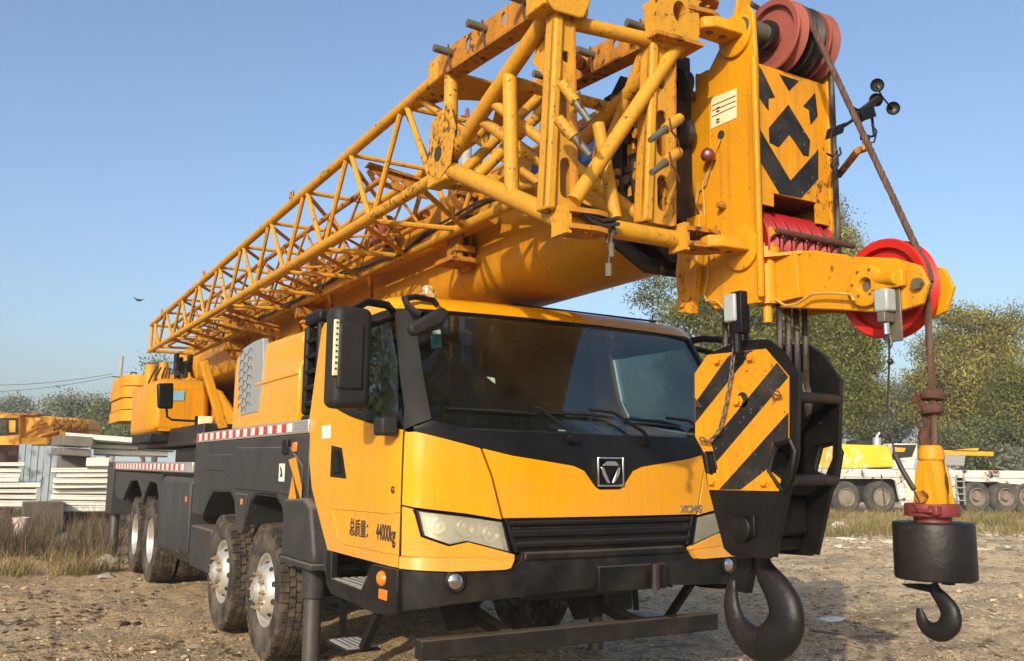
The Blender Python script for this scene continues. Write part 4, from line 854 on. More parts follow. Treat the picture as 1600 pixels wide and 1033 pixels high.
P(MB().pyz([(-4.5, 2.60), (-4.70, 2.60), (-4.72, 2.37), (-4.5, 2.36)], -.185, -.157), 'nose_side_plate', 'yellow', nose, bevel=.004)
ns = sheave('auxiliary_wheel', (-.015, -5.085, 2.365), .225, .10, 'bright_red', nose, n=56, hub=.28, web=.3)
P(MB().tube((-.158, -5.085, 2.365), (.16, -5.085, 2.365), .045, 20), 'wheel_shaft', 'pin', nose)
fl_ = P(MB().lathe([(.095, 0), (.095, .025), (.08, .03), (.035, .03), (.03, .0), (0, .0)], (-.155, -5.085, 2.365), (-1, 0, 0), 28), 'shaft_flange', 'yellow', nose, bevel=.003)
mb = MB()
for i in range(6): t = 2*pi*i/6; mb.lathe([(.007, 0), (.007, .006), (0, .007)], (-.183, -5.085+.062*cos(t), 2.375+.062*sin(t)), (-1, 0, 0), 6)
P(mb, 'flange_bolts', 'pin', nose)
P(MB().tube((-.16, -5.13, 2.385), (-.19, -5.26, 2.365), .03, 12).box(-.19, -.155, -5.28, -5.12, 2.33, 2.40), 'rope_clamp', 'yellow', nose, bevel=.006)
P(MB().tube((-.175, -5.335, 2.33), (-.09, -5.335, 2.33), .018, 12).tube((-.18, -5.335, 2.33), (-.155, -5.335, 2.33), .026, 6), 'keeper_pin', 'pin', nose)
P(MB().tube((-.20, -4.53, 2.36), (-.20, -4.53, 2.66), .05, 18).tube((-.2, -4.53, 2.6), (-.2, -4.53, 2.64), .068, 18).tube((-.2, -4.53, 2.66), (-.2, -4.53, 2.70), .03, 10).tube((-.2, -4.53, 2.27), (-.2, -4.53, 2.36), .022, 10), 'hinge_pin_tube', 'yellow', head)
# limit switches
b1 = P(MB().box(-.335, -.28, -4.44, -4.36, 2.28, 2.42), 'limit_switch', 'switch_grey', head, bevel=.01)
P(MB().box(-.32, -.26, -4.47, -4.40, 2.22, 2.43).tube((-.30, -4.42, 2.22), (-.30, -4.42, 2.12), .022, 10), 'switch_bracket', 'black', b1, bevel=.005)
b2 = P(MB().box(-.235, -.17, -5.235, -5.165, 2.225, 2.325), 'limit_switch', 'switch_grey', nose, bevel=.01)
P(MB().box(-.168, -.158, -5.25, -5.16, 2.10, 2.35).box(-.235, -.17, -5.22, -5.18, 2.18, 2.225), 'switch_bracket', 'pin', b2, bevel=.004)
P(MB().tube((-.2, -5.2, 2.18), (-.2, -5.2, 2.13), .014, 8), 'switch_plunger', 'chrome', b2)
# wiring along the head
mb = MB().path([(-HX-.012, *yz(u, v, -HX)) for u, v in ((1128, 218), (1116, 250), (1104, 290), (1094, 300), (1090, 320), (1104, 345), (1101, 375))], .006, 6)
mb.path([(-HX-.012, *yz(u, v, -HX)) for u, v in ((1114, 255), (1100, 292), (1103, 320), (1104, 345))], .005, 6)
mb.path([(-.3, *yz(u, v, -.3)) for u, v in ((1108, 400), (1105, 440), (1100, 460), (1104, 470), (1120, 470), (1135, 486))], .006, 6)
mb.path([(-.20, *yz(u, v, -.2)) for u, v in ((1160, 445), (1180, 444), (1190, 452), (1215, 470), (1228, 478), (1245, 475), (1268, 460), (1290, 458), (1330, 460), (1334, 470))], .007, 6)
P(mb, 'sensor_cable', 'cable', head)
P(MB().lathe([(.0, -.03), (.03, -.025), (.038, 0), (.032, .03), (0, .045)], (-HX-.05, *yz(1106, 243, -HX-.05)), (-.6, -.6, 0), 16), 'warning_lamp', 'maroon', head)
P(MB().tube((-HX, *yz(1118, 238, -HX)), (-HX-.05, *yz(1108, 243, -HX-.05)), .01, 6).bar((-HX-.01, *yz(1122, 232, -HX)), (-HX-.01, *yz(1117, 250, -HX)), .02, .02), 'lamp_bracket', 'yellow', head)
for uv in ((1132, 322),): P(MB().lathe([(.02, 0), (.02, .03), (.012, .05), (0, .05)], (-HX, *yz(*uv, -HX)), (-1, 0, 0), 8), 'plug_bolt', 'rust_yellow', head)
P(MB().lathe([(.024, 0), (.024, .004), (0, .005)], (-HX, *yz(1127, 211, -HX)), (-1, 0, 0), 14), 'cable_hole', 'dark', head)
# anemometer on a bent arm
ax_ = .27
an = P(MB().path([(ax_, -4.50, 3.10), (ax_+.06, -4.56, 3.11), A(1340, 236, y=-4.75), A(1352, 232, y=-4.78), A(1353, 222, y=-4.78)], .02, 8), 'anemometer', 'rust_yellow', head)
Y2 = -4.78
def V2(u, v): return A(u, v, y=Y2)
mb = MB().path([V2(1344, 190), V2(1346, 218), V2(1366, 212), V2(1362, 180), V2(1344, 190)], .009, 6).path([V2(1358, 182), V2(1332, 168), V2(1330, 178), V2(1345, 188)], .008, 6)
mb.tube(V2(1335, 183), V2(1372, 155), .02, 10).obox(V2(1350, 178), (.05, 0, .02), (0, .03, 0), (-.01, 0, .03)).tube(V2(1354, 212), V2(1354, 224), .018, 8)
P(mb, 'sensor_body', 'black', an, bevel=.004)
P(MB().tube(V2(1335, 186), V2(1310, 203), .01, 6).obox(V2(1305, 205), V2(1316, 201)-V2(1306, 205), (0, .02, 0), (.01, 0, .03)), 'wind_vane', 'black', an, bevel=.008)
hubp = V2(1379, 152)
for (u, v) in ((1371, 133), (1369, 156), (1396, 169)):
    q = V2(u, v); d_ = Vector((-.5, -.7, -.15)).normalized()
    cp = P(MB().lathe([(.033, 0), (.036, .002), (.032, .018), (.018, .032), (0, .036), ], q, -d_, 18), 'cup', 'black', an)
    P(MB().lathe([(.031, .004), (.026, .012), (.012, .02), (0, .022)], q, -d_, 16), 'cup_inside', 'hose', an)
    P(MB().tube(hubp, q-d_*.02, .005, 6), 'cup_arm', 'black', an)
mb = MB().path([V2(1292, 240), V2(1302, 245), V2(1308, 235), V2(1310, 258), V2(1302, 266), V2(1298, 258), V2(1306, 248), V2(1314, 240), V2(1312, 230)], .006, 6).path([V2(1362, 195), V2(1370, 205), V2(1366, 222), V2(1356, 224)], .005, 6)
P(mb, 'sensor_wiring', 'hose', an)

# ---- lattice jib folded along the right side of the boom
XO, XI = -1.30, -.65
def zl(y): return 3.235+(y+3.1)*.004
def zu(y): return 3.86-(y+3.1)*.0185
Y0, Y1 = -3.1, 7.0
jib = P(MB().obox((XO-.005, Y0-.02, zu(Y0)+.01), (.05, 0, 0), (0, .13, 0), (0, 0, .075)), 'jib', 'jib_yellow', bevel=.012)
for c_ in (((XO-.005, Y0-.02, zl(Y0)+.01), .045, .085), ((XI, Y0-.02, zu(Y0)+.01), .05, .075), ((XI, Y0-.02, zl(Y0)+.01), .045, .085)): P(MB().obox(c_[0], (c_[1], 0, 0), (0, .12, 0), (0, 0, c_[2])), 'corner_block', 'jib_yellow', jib, bevel=.012)
def J(mb, name='jib_brace', mat='jib_yellow', **k): return P(mb, name, mat, jib, **k)
for x, zf in ((XO, zu), (XO, zl), (XI, zu), (XI, zl)): J(MB().tube((x, Y0, zf(Y0)), (x, Y1+.04, zf(Y1)), .037, 14), 'jib_chord')
upn = [-2.52, -1.52, -.5, .55, 1.56, 2.6, 3.66, 4.7, 5.8]; lon = [-3.0, -2.02, -1.02, .0, 1.0, 2.06, 3.16, 4.2, 5.2, 6.3]
for x in (XO, XI):
    for i, y in enumerate(upn):
        J(MB().tube((x, y-.035, zu(y)), (x, lon[i]+.035, zl(lon[i])), .02, 8)); J(MB().tube((x, y+.035, zu(y)), (x, lon[i+1]-.035, zl(lon[i+1])), .02, 8))
    J(MB().tube((x, 6.3, zl(6.3)), (x, 6.75, zu(6.75)), .02, 8)); J(MB().tube((x, 6.98, zl(6.98)), (x, 6.98, zu(6.98)), .026, 8)); J(MB().tube((x, 6.6, zl(6.6)), (x, 6.6, zu(6.6)), .02, 8))
for i, y in enumerate(upn):
    J(MB().tube((XO, y, zu(y)), (XI, y, zu(y)), .018, 8))
    if i < len(upn)-1: J(MB().tube((XO, y+.05, zu(y)) if i % 2 else (XO, y, zu(y)), (XI, upn[i+1]-.05, zu(upn[i+1])), .018, 8))
for i, y in enumerate(lon):
    J(MB().tube((XO, y+.12, zl(y)), (XI, y-.02, zl(y)), .02, 8))
    if i < len(lon)-1: J(MB().tube((XO, lon[i+1]-.02 if False else y+.2, zl(y)), (XI, lon[i+1]-.1, zl(y)), .018, 8))
for z in (zl, zu): J(MB().tube((XO, Y1, z(Y1)), (XI, Y1, z(Y1)), .026, 8))
J(MB().tube((XO, Y1, zl(Y1)), (XI, Y1, zu(Y1)), .02, 8))
mb = MB()
for y in (-.1, 3.4, 6.2): mb.path([(XO, y-.04, zu(y)+.03), (XO, y-.04, zu(y)+.11), (XO, y+.03, zu(y)+.11), (XO, y+.03, zu(y)+.03)], .012, 6)
J(mb, 'lifting_eye', 'rust_yellow')
XA, XB, ZA_, ZB_ = -1.14, -.80, 3.33, 3.60
for x in (XA, XB):
    for z in (ZA_, ZB_): J(MB().tube((x, -1.75, z), (x, 6.4, z-.03), .022, 10), 'inner_chord', 'rust_yellow')
for x in (XA, XB):
    mb_ = None
    for k in range(12):
        y = -1.7+k*.66; J(MB().tube((x, y, ZA_), (x, y+.33, ZB_-.01), .012, 6).tube((x, y+.33, ZB_-.01), (x, y+.66, ZA_), .012, 6), 'inner_brace', 'rust_yellow')
for k in range(12): J(MB().tube((XA, -1.7+k*.66, ZA_), (XB, -1.37+k*.66, ZA_), .011, 6).tube((XB, -1.37+k*.66, ZA_), (XA, -1.04+k*.66, ZA_), .011, 6), 'inner_brace', 'rust_yellow')
# root frame with posts A (outer) and B (inner)
YA = -4.36
Ab, At, Bb, Bt = Vector((XO, -4.38, 2.655)), Vector((XO, -4.32, 3.74)), Vector((-.62, -4.36, 2.665)), Vector((-.60, -4.39, 3.80))
LO, UO, LI, UI = Vector((XO, Y0-.1, zl(Y0))), Vector((XO, Y0-.1, zu(Y0))), Vector((XI, Y0-.1, zl(Y0))), Vector((XI, Y0-.1, zu(Y0)))
def lerp(a, b, t): return a+(b-a)*t
T = lambda a, b, r, **k: J(MB().tube(a, b, r, 14), 'root_tube', **k)
T(LO, Ab, .048); T(LI, Bb, .044); T(Ab, Bb, .044); T(LO+Vector((0, 0, .06)), At, .043); T(LI+Vector((0, 0, .06)), Bt-Vector((0, 0, .1)), .04)
T(UO, LO, .042); T(UI, LI, .04)
dA = lambda t: lerp(LO+Vector((0, 0, .06)), At, t)
T(dA(.60), lerp(LO, Ab, .60), .038); T(At-Vector((0, 0, .09)), Bt-Vector((0, 0, .14)), .036)
T(Bt-Vector((.04, 0, .16)), Ab+Vector((.05, 0, .10)), .036)
T(A(935, 195, y=-4.2), A(962, 342, y=-4.3), .032)
T(dA(.55), lerp(LI+Vector((0, 0, .06)), Bt, .5), .032); T(At-Vector((0, 0, .22)), lerp(UI, Bt, .35), .034, mat='rust_yellow')
T(dA(.30), lerp(LI, Bb, .62), .032); T(lerp(LO, Ab, .25), lerp(UI, Bt, .3), .032); T(LI, lerp(LO, Ab, .5), .03); T(lerp(LO, Ab, .05), lerp(LI, Bb, .25), .036); T(dA(.42), lerp(LI, Bb, .9), .03)
T(UO+Vector((0, .5, 0)), LI, .026); T(lerp(LI, Bb, .35), lerp(UI, Bt, .8), .03); T(UI, lerp(LO, Ab, .12), .03)
# channels with pins on top
for (a, b, nm) in ((UO, At+Vector((0, 0, .04)), 0), (UI, Bt+Vector((0, 0, .0)), 1)):
    d = (b-a); L_ = d.length; dn = d.normalized(); upv = Vector((1, 0, 0)).cross(dn); upv = upv if upv.z > 0 else -upv
    mb = MB()
    for sx in (-.05, .05): mb.plate([(-.06, -.06), (L_-.1, -.06), (L_-.03, .0), (L_-.05, .075), (-.0, .075), (-.06, .02)], [slot(.25*L_+.02, .01, .05, .085), slot(.62*L_, .01, .05, .085)], a+Vector((sx, 0, 0)), dn, upv, .012)
    mb.obox(lerp(a, b, .5)-upv*.065, Vector((.055, 0, 0)), d*.45, upv*.006)
    J(mb, 'root_channel', 'rust_yellow', bevel=.003)
    for t in (.10, .46, .82):
        q = lerp(a, b, t)+upv*.02; mb = MB().tube(q+Vector((.09, 0, 0)), q+Vector((-.17, 0, .01)), .022, 12)
        if t > .05: J(mb, 'locking_pin', 'pin')
        J(MB().path([q+Vector((-.08, 0, .05)), q+Vector((-.08, -.01, -.06)), q+Vector((-.075, -.03, -.12))], .006, 5), 'pin_clip', 'rust')
# posts
def post(x0, x1, x0t, x1t, y, zb, zt, nm):
    w = x1-x0; h = zt-zb
    sl = [slot(x0+w*.62, zb+h*f, w*.34, h*k) for f, k in ((.17, .20), (.50, .26))]+[slot(x0+w*.62, zb+h*.78, w*.22, h*.06)]
    p = J(MB().plate([(x0, zb), (x1, zb), (x1t, zt), (x0t, zt)], sl, (0, y, 0), (1, 0, 0), (0, 0, 1), .016), 'root_post', bevel=.002)
    P(MB().hexa([(x0+.0, y-.028, zb), (x0+.052, y-.028, zb), (x0+.052, y+.07, zb), (x0+.0, y+.07, zb), (x0t+.0, y-.028, zt), (x0t+.045, y-.028, zt), (x0t+.045, y+.07, zt), (x0t+.0, y+.07, zt)]), 'post_rib', 'jib_yellow', jib, bevel=.012)
    P(MB().hexa([(x1-.02, y-.015, zb), (x1+.0, y-.015, zb), (x1, y+.12, zb), (x1-.02, y+.12, zb), (x1t-.02, y-.015, zt), (x1t, y-.015, zt), (x1t, y+.12, zt), (x1t-.02, y+.12, zt)]), 'post_rib', 'rust_yellow', jib, bevel=.004)
post(-1.40, -1.215, -1.35, -1.235, YA, 2.70, 3.66, 'A'); post(-.86, -.655, -.80, -.635, YA-.02, 2.72, 3.64, 'B')
J(MB().pxz([(-1.45, 3.70), (-1.38, 3.63), (-1.22, 3.63), (-1.18, 3.72), (-1.18, 4.05), (-1.45, 4.05)], YA-.06, YA-.045).box(-1.43, -1.18, YA-.045, YA+.12, 3.66, 4.05), 'root_block', bevel=.012)
J(MB().plate([(-.80, 3.66), (-.56, 3.66), (-.54, 3.72), (-.54, 3.93), (-.62, 3.93), (-.82, 3.84)], [circ(-.665, 3.80, .045, 18, .06)], (0, YA-.05, 0), (1, 0, 0), (0, 0, 1), .10), 'root_block', bevel=.004)
J(MB().hexa([(-.82, YA-.11, 3.645), (-.53, YA-.12, 3.645), (-.53, YA+.05, 3.645), (-.82, YA+.05, 3.645), (-.82, YA-.11, 3.665), (-.53, YA-.12, 3.665), (-.53, YA+.05, 3.665), (-.82, YA+.05, 3.665)]), 'block_sole', 'rust_yellow')
for base, z2 in ((Ab+Vector((.04, -.02, 0)), (.03, -.045)), (Bb+Vector((.06, -.02, 0)), (.04, -.035)), (Bt+Vector((.06, 0, 0)), (.13, .045))):
    for dz in z2:
        q = base+Vector((0, 0, dz))
        l_ = J(MB().plate([(-.06, -.085), (.08, -.085), (.14, -.06), (.17, 0), (.14, .06), (.08, .085), (-.06, .085)], [circ(.045, -.02, .018, 12), circ(.11, .0, .018, 12)], q, (1, -.15, 0), (.15, 1, 0), .022), 'pin_lug', 'rust_yellow', bevel=.003)
    J(MB().obox(base+Vector((-.07, 0, sum(z2)/2)), (.015, 0, 0), (0, .06, 0), (0, 0, abs(z2[0]-z2[1])/2+.03)), 'lug_back')
for (a, b, r, y) in (((872, 186), (922, 243), .021, -4.5), ((878, 130), (921, 190), .020, -4.5), ((1062, 185), (1016, 219), .020, -4.55), ((1060, 238), (1018, 270), .020, -4.55)):
    pa, pb = A(*a, y=y+.02), A(*b, y=y-.06)
    J(MB().tube(pa, lerp(pa, pb, .5), r*1.25, 14), 'pin_sleeve'); J(MB().tube(lerp(pa, pb, .45), pb, r, 14, r2=r*.7), 'locking_pin', 'pin')
    J(MB().path([lerp(pa, pb, .5)+Vector((.0, -.03, .04)), lerp(pa, pb, .5)+Vector((.0, -.04, -.02)), lerp(pa, pb, .42)+Vector((.03, -.03, -.06)), lerp(pa, pb, .4)+Vector((.05, -.02, -.1))], .005, 5), 'pin_clip', 'rust')
J(MB().pxy([(XO, -3.2), (XI, -3.2), (XI, -2.25), (XI-.05, -2.6), (XI-.16, -2.85), ((XO+XI)/2, -2.93), (XO+.16, -2.85), (XO+.05, -2.6), (XO, -2.25)], 3.815, 3.83), 'gusset_plate')
J(MB().pyz([(-3.0, 3.26), (-3.05, 3.55), (-3.28, 3.60), (-3.36, 3.42), (-3.30, 3.22), (-3.18, 3.17)], XO-.055, XO-.04), 'gusset_plate', bevel=.004)
J(MB().lathe([(.045, 0), (.045, .003), (0, .004)], (XO-.056, -3.16, 3.33), (-1, 0, 0), 18), 'gusset_hole', 'dark')
J(MB().pyz([(-4.28, 3.6), (-4.28, 3.3), (-4.05, 3.55), (-4.1, 3.66)], XO+.03, XO+.045), 'gusset_plate')
# perforated cross beams, sheaves, fly brackets inside the lattice
for (a, b, h, nh) in (((573, 272), (668, 300), .12, 4), ((345, 500), (436, 520), .11, 8), ((470, 590-80), (560, 520), .07, 4)):
    d0 = ray(*b); t = (XI+.03-CAM.x)/d0.x; yc = (CAM+d0*t).y
    pa, pb = A(*a, y=yc), A(*b, y=yc); L_ = (pb-pa).length; dn = (pb-pa).normalized()
    J(MB().plate([(0, h*.15), (.06, -h/2), (L_, -h/2), (L_, h/2), (.03, h/2)], [circ(L_*(.16+.8*k/nh), 0, h*.19, 10) for k in range(nh)], pa, dn, (0, 0, 1), .02), 'perforated_beam', 'rust_yellow')
    J(MB().bar(pa+Vector((0, .0, h*.6)), pb+Vector((0, .0, h*.6)), .09, .02), 'beam_flange', 'rust_yellow')
q = A(606, 362, x=-.52)
mb = MB()
for k in range(3): mb.lathe([(.05, -.012), (.13, -.012), (.14, -.02), (.145, 0), (.14, .02), (.13, .012), (.05, .012)], q+Vector((-.05*k, 0, 0)), (1, 0, .1), 24, closed=True)
J(mb, 'jib_sheaves', 'pink_red')
# hanging bracket stack carrying the jib on the boom
q = A(712, 335, x=-.56)
mb = MB().obox(q, (.02, 0, 0), (0, .10, 0), (0, 0, .35)).obox(q+Vector((.09, 0, -.05)), (.015, 0, 0), (0, .08, 0), (0, 0, .38)).obox(q+Vector((.05, -.02, -.37)), (.16, 0, 0), (0, .14, 0), (0, 0, .018))
for k in range(5): mb.obox(q+Vector((.03, -.1, .28-k*.14)), (.08, 0, 0), (0, .02, 0), (0, 0, .025))
P(mb, 'jib_bracket', 'rust_yellow', bevel=.006)
for yy in (1.6, 4.8):
    mb = MB().box(-.68, -.42, yy-.1, yy+.1, 3.1, 3.2).box(-.60, -.42, yy-.06, yy+.06, 2.98, 3.75).tube((-.7, yy, 3.16), (-.4, yy, 3.16), .05, 12); P(mb, 'jib_bracket', 'rust_yellow', bevel=.006)
q0 = Vector((-.98, 6.6, 3.08)); mb = MB()
for k in range(4): mb.obox(q0+Vector((.07*k, .05*(k % 2), -.05*(k % 3))), (.025, 0, 0), (0, .09, 0), (0, 0, .13))
P(mb, 'jib_tip_bracket', 'greasy', jib, bevel=.008)
for k in range(6):
    y = -.4+k*1.05
    J(MB().tube((XI-.02, y, 3.25), (-.47, y+.45, 3.05), .022, 8).tube((XI+.05, y+.5, 3.45), (-.46, y+.2, 3.6), .018, 8), 'support_strut', 'rust_yellow')
J(MB().tube((-.52, -2.3, 3.28), (-.52, 5.5, 3.30), .05, 12), 'stowed_pole', 'boom_yellow'); J(MB().tube((-.56, -1.3, 3.55), (-.56, 4.5, 3.5), .035, 10), 'stowed_pole', 'rust_yellow')
pts = []
for i in range(64):
    y = -3.9+i*.13; pts.append((XI-.02, y, (zl(y) if y > -3.1 else lerp(LI, Bb, (-3.2-y)/1.1).z)+.045+.03*sin(y*2.1)+.012*sin(y*7)))
J(MB().path(pts, .013, 6), 'black_hose', 'hose'); J(MB().path([(p[0]-.03, p[1], p[2]+.02*cos(p[1]*3)) for p in pts], .01, 6), 'black_hose', 'hose')
mb = MB()
for k in range(7):
    o_ = Vector((.012*sin(k*2.1), -.02-.012*cos(k*1.7), .012*cos(k*2.3)))
    mb.path([A(u, v, y=-4.44)+o_ for u, v in ((903, 331), (915, 343), (935, 351), (958, 348))], .009, 6)
for k, e in enumerate(((951, 430), (955, 392), (948, 380))): mb.path([A(957, 347, y=-4.45), A(956+k*3, 365, y=-4.45), A(e[0], e[1]-20, y=-4.45), A(*e, y=-4.45)], .007, 6)
J(mb, 'cable_bundle', 'hose')
J(MB().tube(A(951, 412, y=-4.45), A(951, 432, y=-4.45), .016, 8).tube(A(955, 380, y=-4.45), A(955, 402, y=-4.45), .014, 8), 'cable_plug', 'pin')

# ================================================================== MAIN HOOK BLOCK (hangs on its ropes)
ZH = lambda z: (1060+z[0]/1.868, 480+z[1]/1.868)
hb = thing('hook_block', 'huge black hook block with striped yellow cheek hanging in front of the cab', 'hook block', (-.04, -4.36, .6))
def hpts(pts, x=-.2): return [yz(*ZH(p), x) for p in pts]
ck = hpts([(55, 195), (90, 138), (130, 120), (185, 98), (262, 94), (305, 128), (352, 200), (347, 420), (322, 540), (280, 725), (268, 733), (160, 725), (138, 705), (96, 545), (66, 400), (55, 330)])
cut = hpts([(282, 400), (335, 388), (332, 440), (312, 490), (276, 475)]); cut2 = hpts([(88, 428), (110, 426), (118, 470), (108, 484), (94, 482)])
for x in (-.2, .085):
    c_ = P(MB().plate([(-y, z) for y, z in ck], [[(-y, z) for y, z in cut]], (x, 0, 0), (0, -1, 0), (0, 0, 1), .022), 'cheek_plate', 'block_black', hb, bevel=.003)
    s_ = -1 if x < 0 else 1
    st_ = hpts([(55, 195), (92, 140), (262, 122), (330, 202), (330, 384), (283, 395), (268, 472), (306, 502), (300, 537), (97, 533), (90, 486), (119, 484), (112, 425), (84, 428), (57, 378)])
    xs = x+s_*.0135
    sp_ = P(MB().pyz(st_, xs, xs+s_*.005), 'striped_plate', 'stripe_yellow', c_)
    for bk in ([(57, 280), (150, 149), (170, 132.5), (226, 127), (57.5, 338)], [(92, 425.5), (111, 424.5), (113, 432), (329.5, 204), (298, 165), (95, 400)] if False else [(113, 430), (119, 452), (329.5, 205), (296, 163), (104, 396)], [(127, 532.5), (190, 532.5), (268, 472), (283, 395.5), (329.5, 384), (329.5, 308)]):
        P(MB().pyz(hpts(bk), xs+s_*.005, xs+s_*.0065), 'black_stripe', 'stripe_black', sp_)
    for p in ((127, 156), (224, 147), (185, 275), (112, 508), (264, 510), (305, 255)): P(MB().lathe([(.03, 0), (.03, .006), (.02, .007), (.02, .024), (0, .026)], (xs+s_*.005, *yz(*ZH(p), -.2)), (s_, 0, 0), 6), 'bolt', 'stripe_yellow', c_)
    P(MB().lathe([(.064, 0), (.064, .035), (.05, .04), (0, .042)], (xs, *yz(*ZH((200, 645)), -.2)), (s_, 0, 0), 24).obox((xs+s_*.006, *yz(*ZH((200, 635)), -.2)), (.008, 0, 0), (0, .075, 0), (0, 0, .05)), 'trunnion_boss', 'block_black', c_, bevel=.004)
    loop = hpts([(290, 402), (335, 390), (348, 420), (335, 500), (318, 540), (300, 520), (272, 478), (290, 402)])
    P(MB().path([(xs, y, z) for y, z in loop], .014, 6), 'grip_rim', 'block_black', c_)
    P(MB().path([(xs, y, z) for y, z in hpts([(86, 425), (110, 423), (120, 470), (105, 487), (94, 482), (86, 425)])], .009, 6), 'grip_rim', 'block_black', c_)
    P(MB().path([(x, y, z) for y, z in hpts([(352, 200), (350, 300), (345, 430), (282, 727)])], .016, 6), 'cheek_rim', 'block_black', c_)
    mb = MB()
    for w_ in ([(285, 240), (300, 255), (320, 262), (310, 245), (290, 250), (300, 270)], [(62, 262), (75, 280), (85, 292), (72, 290), (66, 275)]): mb.path([(xs+s_*.03, *q) for q in hpts(w_)], .004, 5)
    P(mb, 'wire_tie', 'rust', c_)
yc, zc = yz(*ZH((200, 275)), -.2)
yc = -4.36
for k in range(4): sheave('block_sheave', (-.15+k*.06, yc, 1.90), .205, .054, 'greasy', hb, n=32)
for p in ((345, 262), (335, 505)): P(MB().tube((-.2, *yz(*ZH(p), -.2)), (.085, *yz(*ZH(p), -.2)), .026, 12), 'spacer_bar', 'greasy', hb)
P(MB().tube((-.22, yc, 1.90), (.105, yc, 1.90), .04, 14), 'sheave_pin', 'greasy', hb); P(MB().tube((-.2, -4.08, 1.9), (.085, -4.08, 1.9), .025, 10), 'spacer_bar', 'greasy', hb)
P(MB().box(-.185, .07, -4.50, -4.20, 1.24, 1.42).box(-.14, .06, -4.46, -4.24, 1.17, 1.24).hexa([(-.17, -4.5, 1.42), (.09, -4.5, 1.42), (.09, -4.2, 1.42), (-.17, -4.2, 1.42), (-.08, -4.42, 1.66), (0, -4.42, 1.66), (0, -4.28, 1.66), (-.08, -4.28, 1.66)]), 'crosshead', 'block_black', hb, bevel=.02)
P(MB().lathe([(.1, 0), (.1, .05), (.07, .06), (.07, .09), (.0, .09)], (-.04, -4.36, 1.42), (0, 0, 1), 24), 'hook_nut', 'greasy', hb)
hk = [((243, 700), 27), ((246, 745), 30), ((262, 785), 40), ((292, 830), 50), ((313, 880), 58), ((312, 930), 61), ((285, 970), 60), ((243, 985), 53), ((203, 965), 47), ((172, 925), 38), ((158, 880), 31), ((155, 840), 25), ((158, 810), 19), ((162, 795), 9)]
def smoothpath(P_, n=4):
    out = []
    for i in range(len(P_)-1):
        p0, p1, p2, p3 = P_[max(i-1, 0)], P_[i], P_[i+1], P_[min(i+2, len(P_)-1)]
        for k in range(n):
            t = k/n; out.append(tuple(.5*((2*b)+(-a+c)*t+(2*a-5*b+4*c-d)*t*t+(-a+3*b-3*c+d)*t**3) for a, b, c, d in zip(p0, p1, p2, p3)))
    return out+[P_[-1]]
hs = smoothpath([(*p, r) for p, r in hk])
mb = MB().path([(-.04, *yz(*ZH((a, b)), -.04)) for a, b, r in hs], [r*.535*.0031*1.02 for a, b, r in hs], 18, sy=1.0)
for v in mb.bm.verts: v.co.x = -.04+(v.co.x+.04)*.62
P(mb, 'hook', 'hook_black', hb, smooth=60)
P(MB().pyz(hpts([(178, 728), (228, 730), (212, 800), (205, 835), (178, 828), (182, 780)], -.04), -.07, -.01), 'safety_latch', 'block_black', hb, bevel=.006)
# hoist rope, one rope reeved up and down between the head and the block
hr = thing('hoist_rope', 'dark greased wire rope falls between the boom head and the striped hook block', 'rope', (0, -4.36, 1.9))
def rope_mb(p, q, r, turns=18):
    p, q = Vector(p), Vector(q); x, y, d = frame(q-p); L_ = (q-p).length; n = max(8, int(L_*turns*4)); mb = MB()
    for s in range(5):
        pts = [p+d*(L_*i/n)+(x*cos(2*pi*(i/n*L_*turns/2+s/5))+y*sin(2*pi*(i/n*L_*turns/2+s/5)))*r*.52 for i in range(n+1)]
        mb.path(pts, r*.58, 5)
    return mb
for k in range(4):
    x = -.15+k*.06
    P(rope_mb((x, yc-.19, 1.90), (x, -4.56, 2.60), .0145), 'rope_fall', 'rope_dark', hr); P(rope_mb((x, yc+.19, 1.90), (x-.02*(k-1), -4.17, 2.62), .0145), 'rope_fall', 'rope_dark', hr)
# ================================================================== AUXILIARY HOOK WITH WEIGHT
hw = thing('hook_weight', 'round black weight with yellow rope socket above and small hook below', 'hook weight', (0, -5.225, .87))
P(MB().lathe([(0, 1.112), (.155, 1.112), (.159, 1.116), (.161, 1.122), (.161, 1.335), (.159, 1.341), (.155, 1.345), (0, 1.345)], (0, -5.225, 0), (0, 0, 1), 48).box(-.06, -.03, -5.33, -5.29, 1.10, 1.116).box(.06, .09, -5.33, -5.29, 1.10, 1.116), 'weight', 'hook_black', hw, smooth=30)
P(MB().lathe([(.03, 1.345), (.075, 1.345), (.075, 1.37), (.108, 1.37), (.110, 1.376), (.110, 1.416), (.107, 1.422), (.03, 1.422)], (0, -5.225, 0), (0, 0, 1), 36), 'clamp_ring', 'dark_red', hw, smooth=30)
P(MB().box(-.116, -.08, -5.30, -5.21, 1.385, 1.402).box(-.10, -.05, -5.315, -5.27, 1.376, 1.417), 'clamp_tongue', 'dark_red', hw, bevel=.006)
mb = MB().lathe([(.056, 1.42), (.055, 1.47), (.050, 1.56), (.046, 1.60), (.054, 1.605), (.052, 1.64), (.042, 1.665), (.026, 1.665)], (0, -5.235, 0), (0, 0, 1), 24)
for s_ in (-1, 1): mb.pyz([(-5.30, 1.42), (-5.17, 1.42), (-5.19, 1.56), (-5.205, 1.60), (-5.265, 1.60), (-5.28, 1.56)], s_*.050, s_*.037)
P(mb, 'rope_socket', 'yellow', hw, bevel=.004)
P(MB().sphere((.018, -5.272, 1.50), .029, (1, .6, 2.1)), 'socket_opening', 'rust', hw)
P(MB().tube((-.075, -5.225, 1.45), (.075, -5.225, 1.45), .026, 12), 'socket_pin', 'rust_yellow', hw)
S8 = lambda z: (1260+z[0]/1.632, 400+z[1]/1.632)
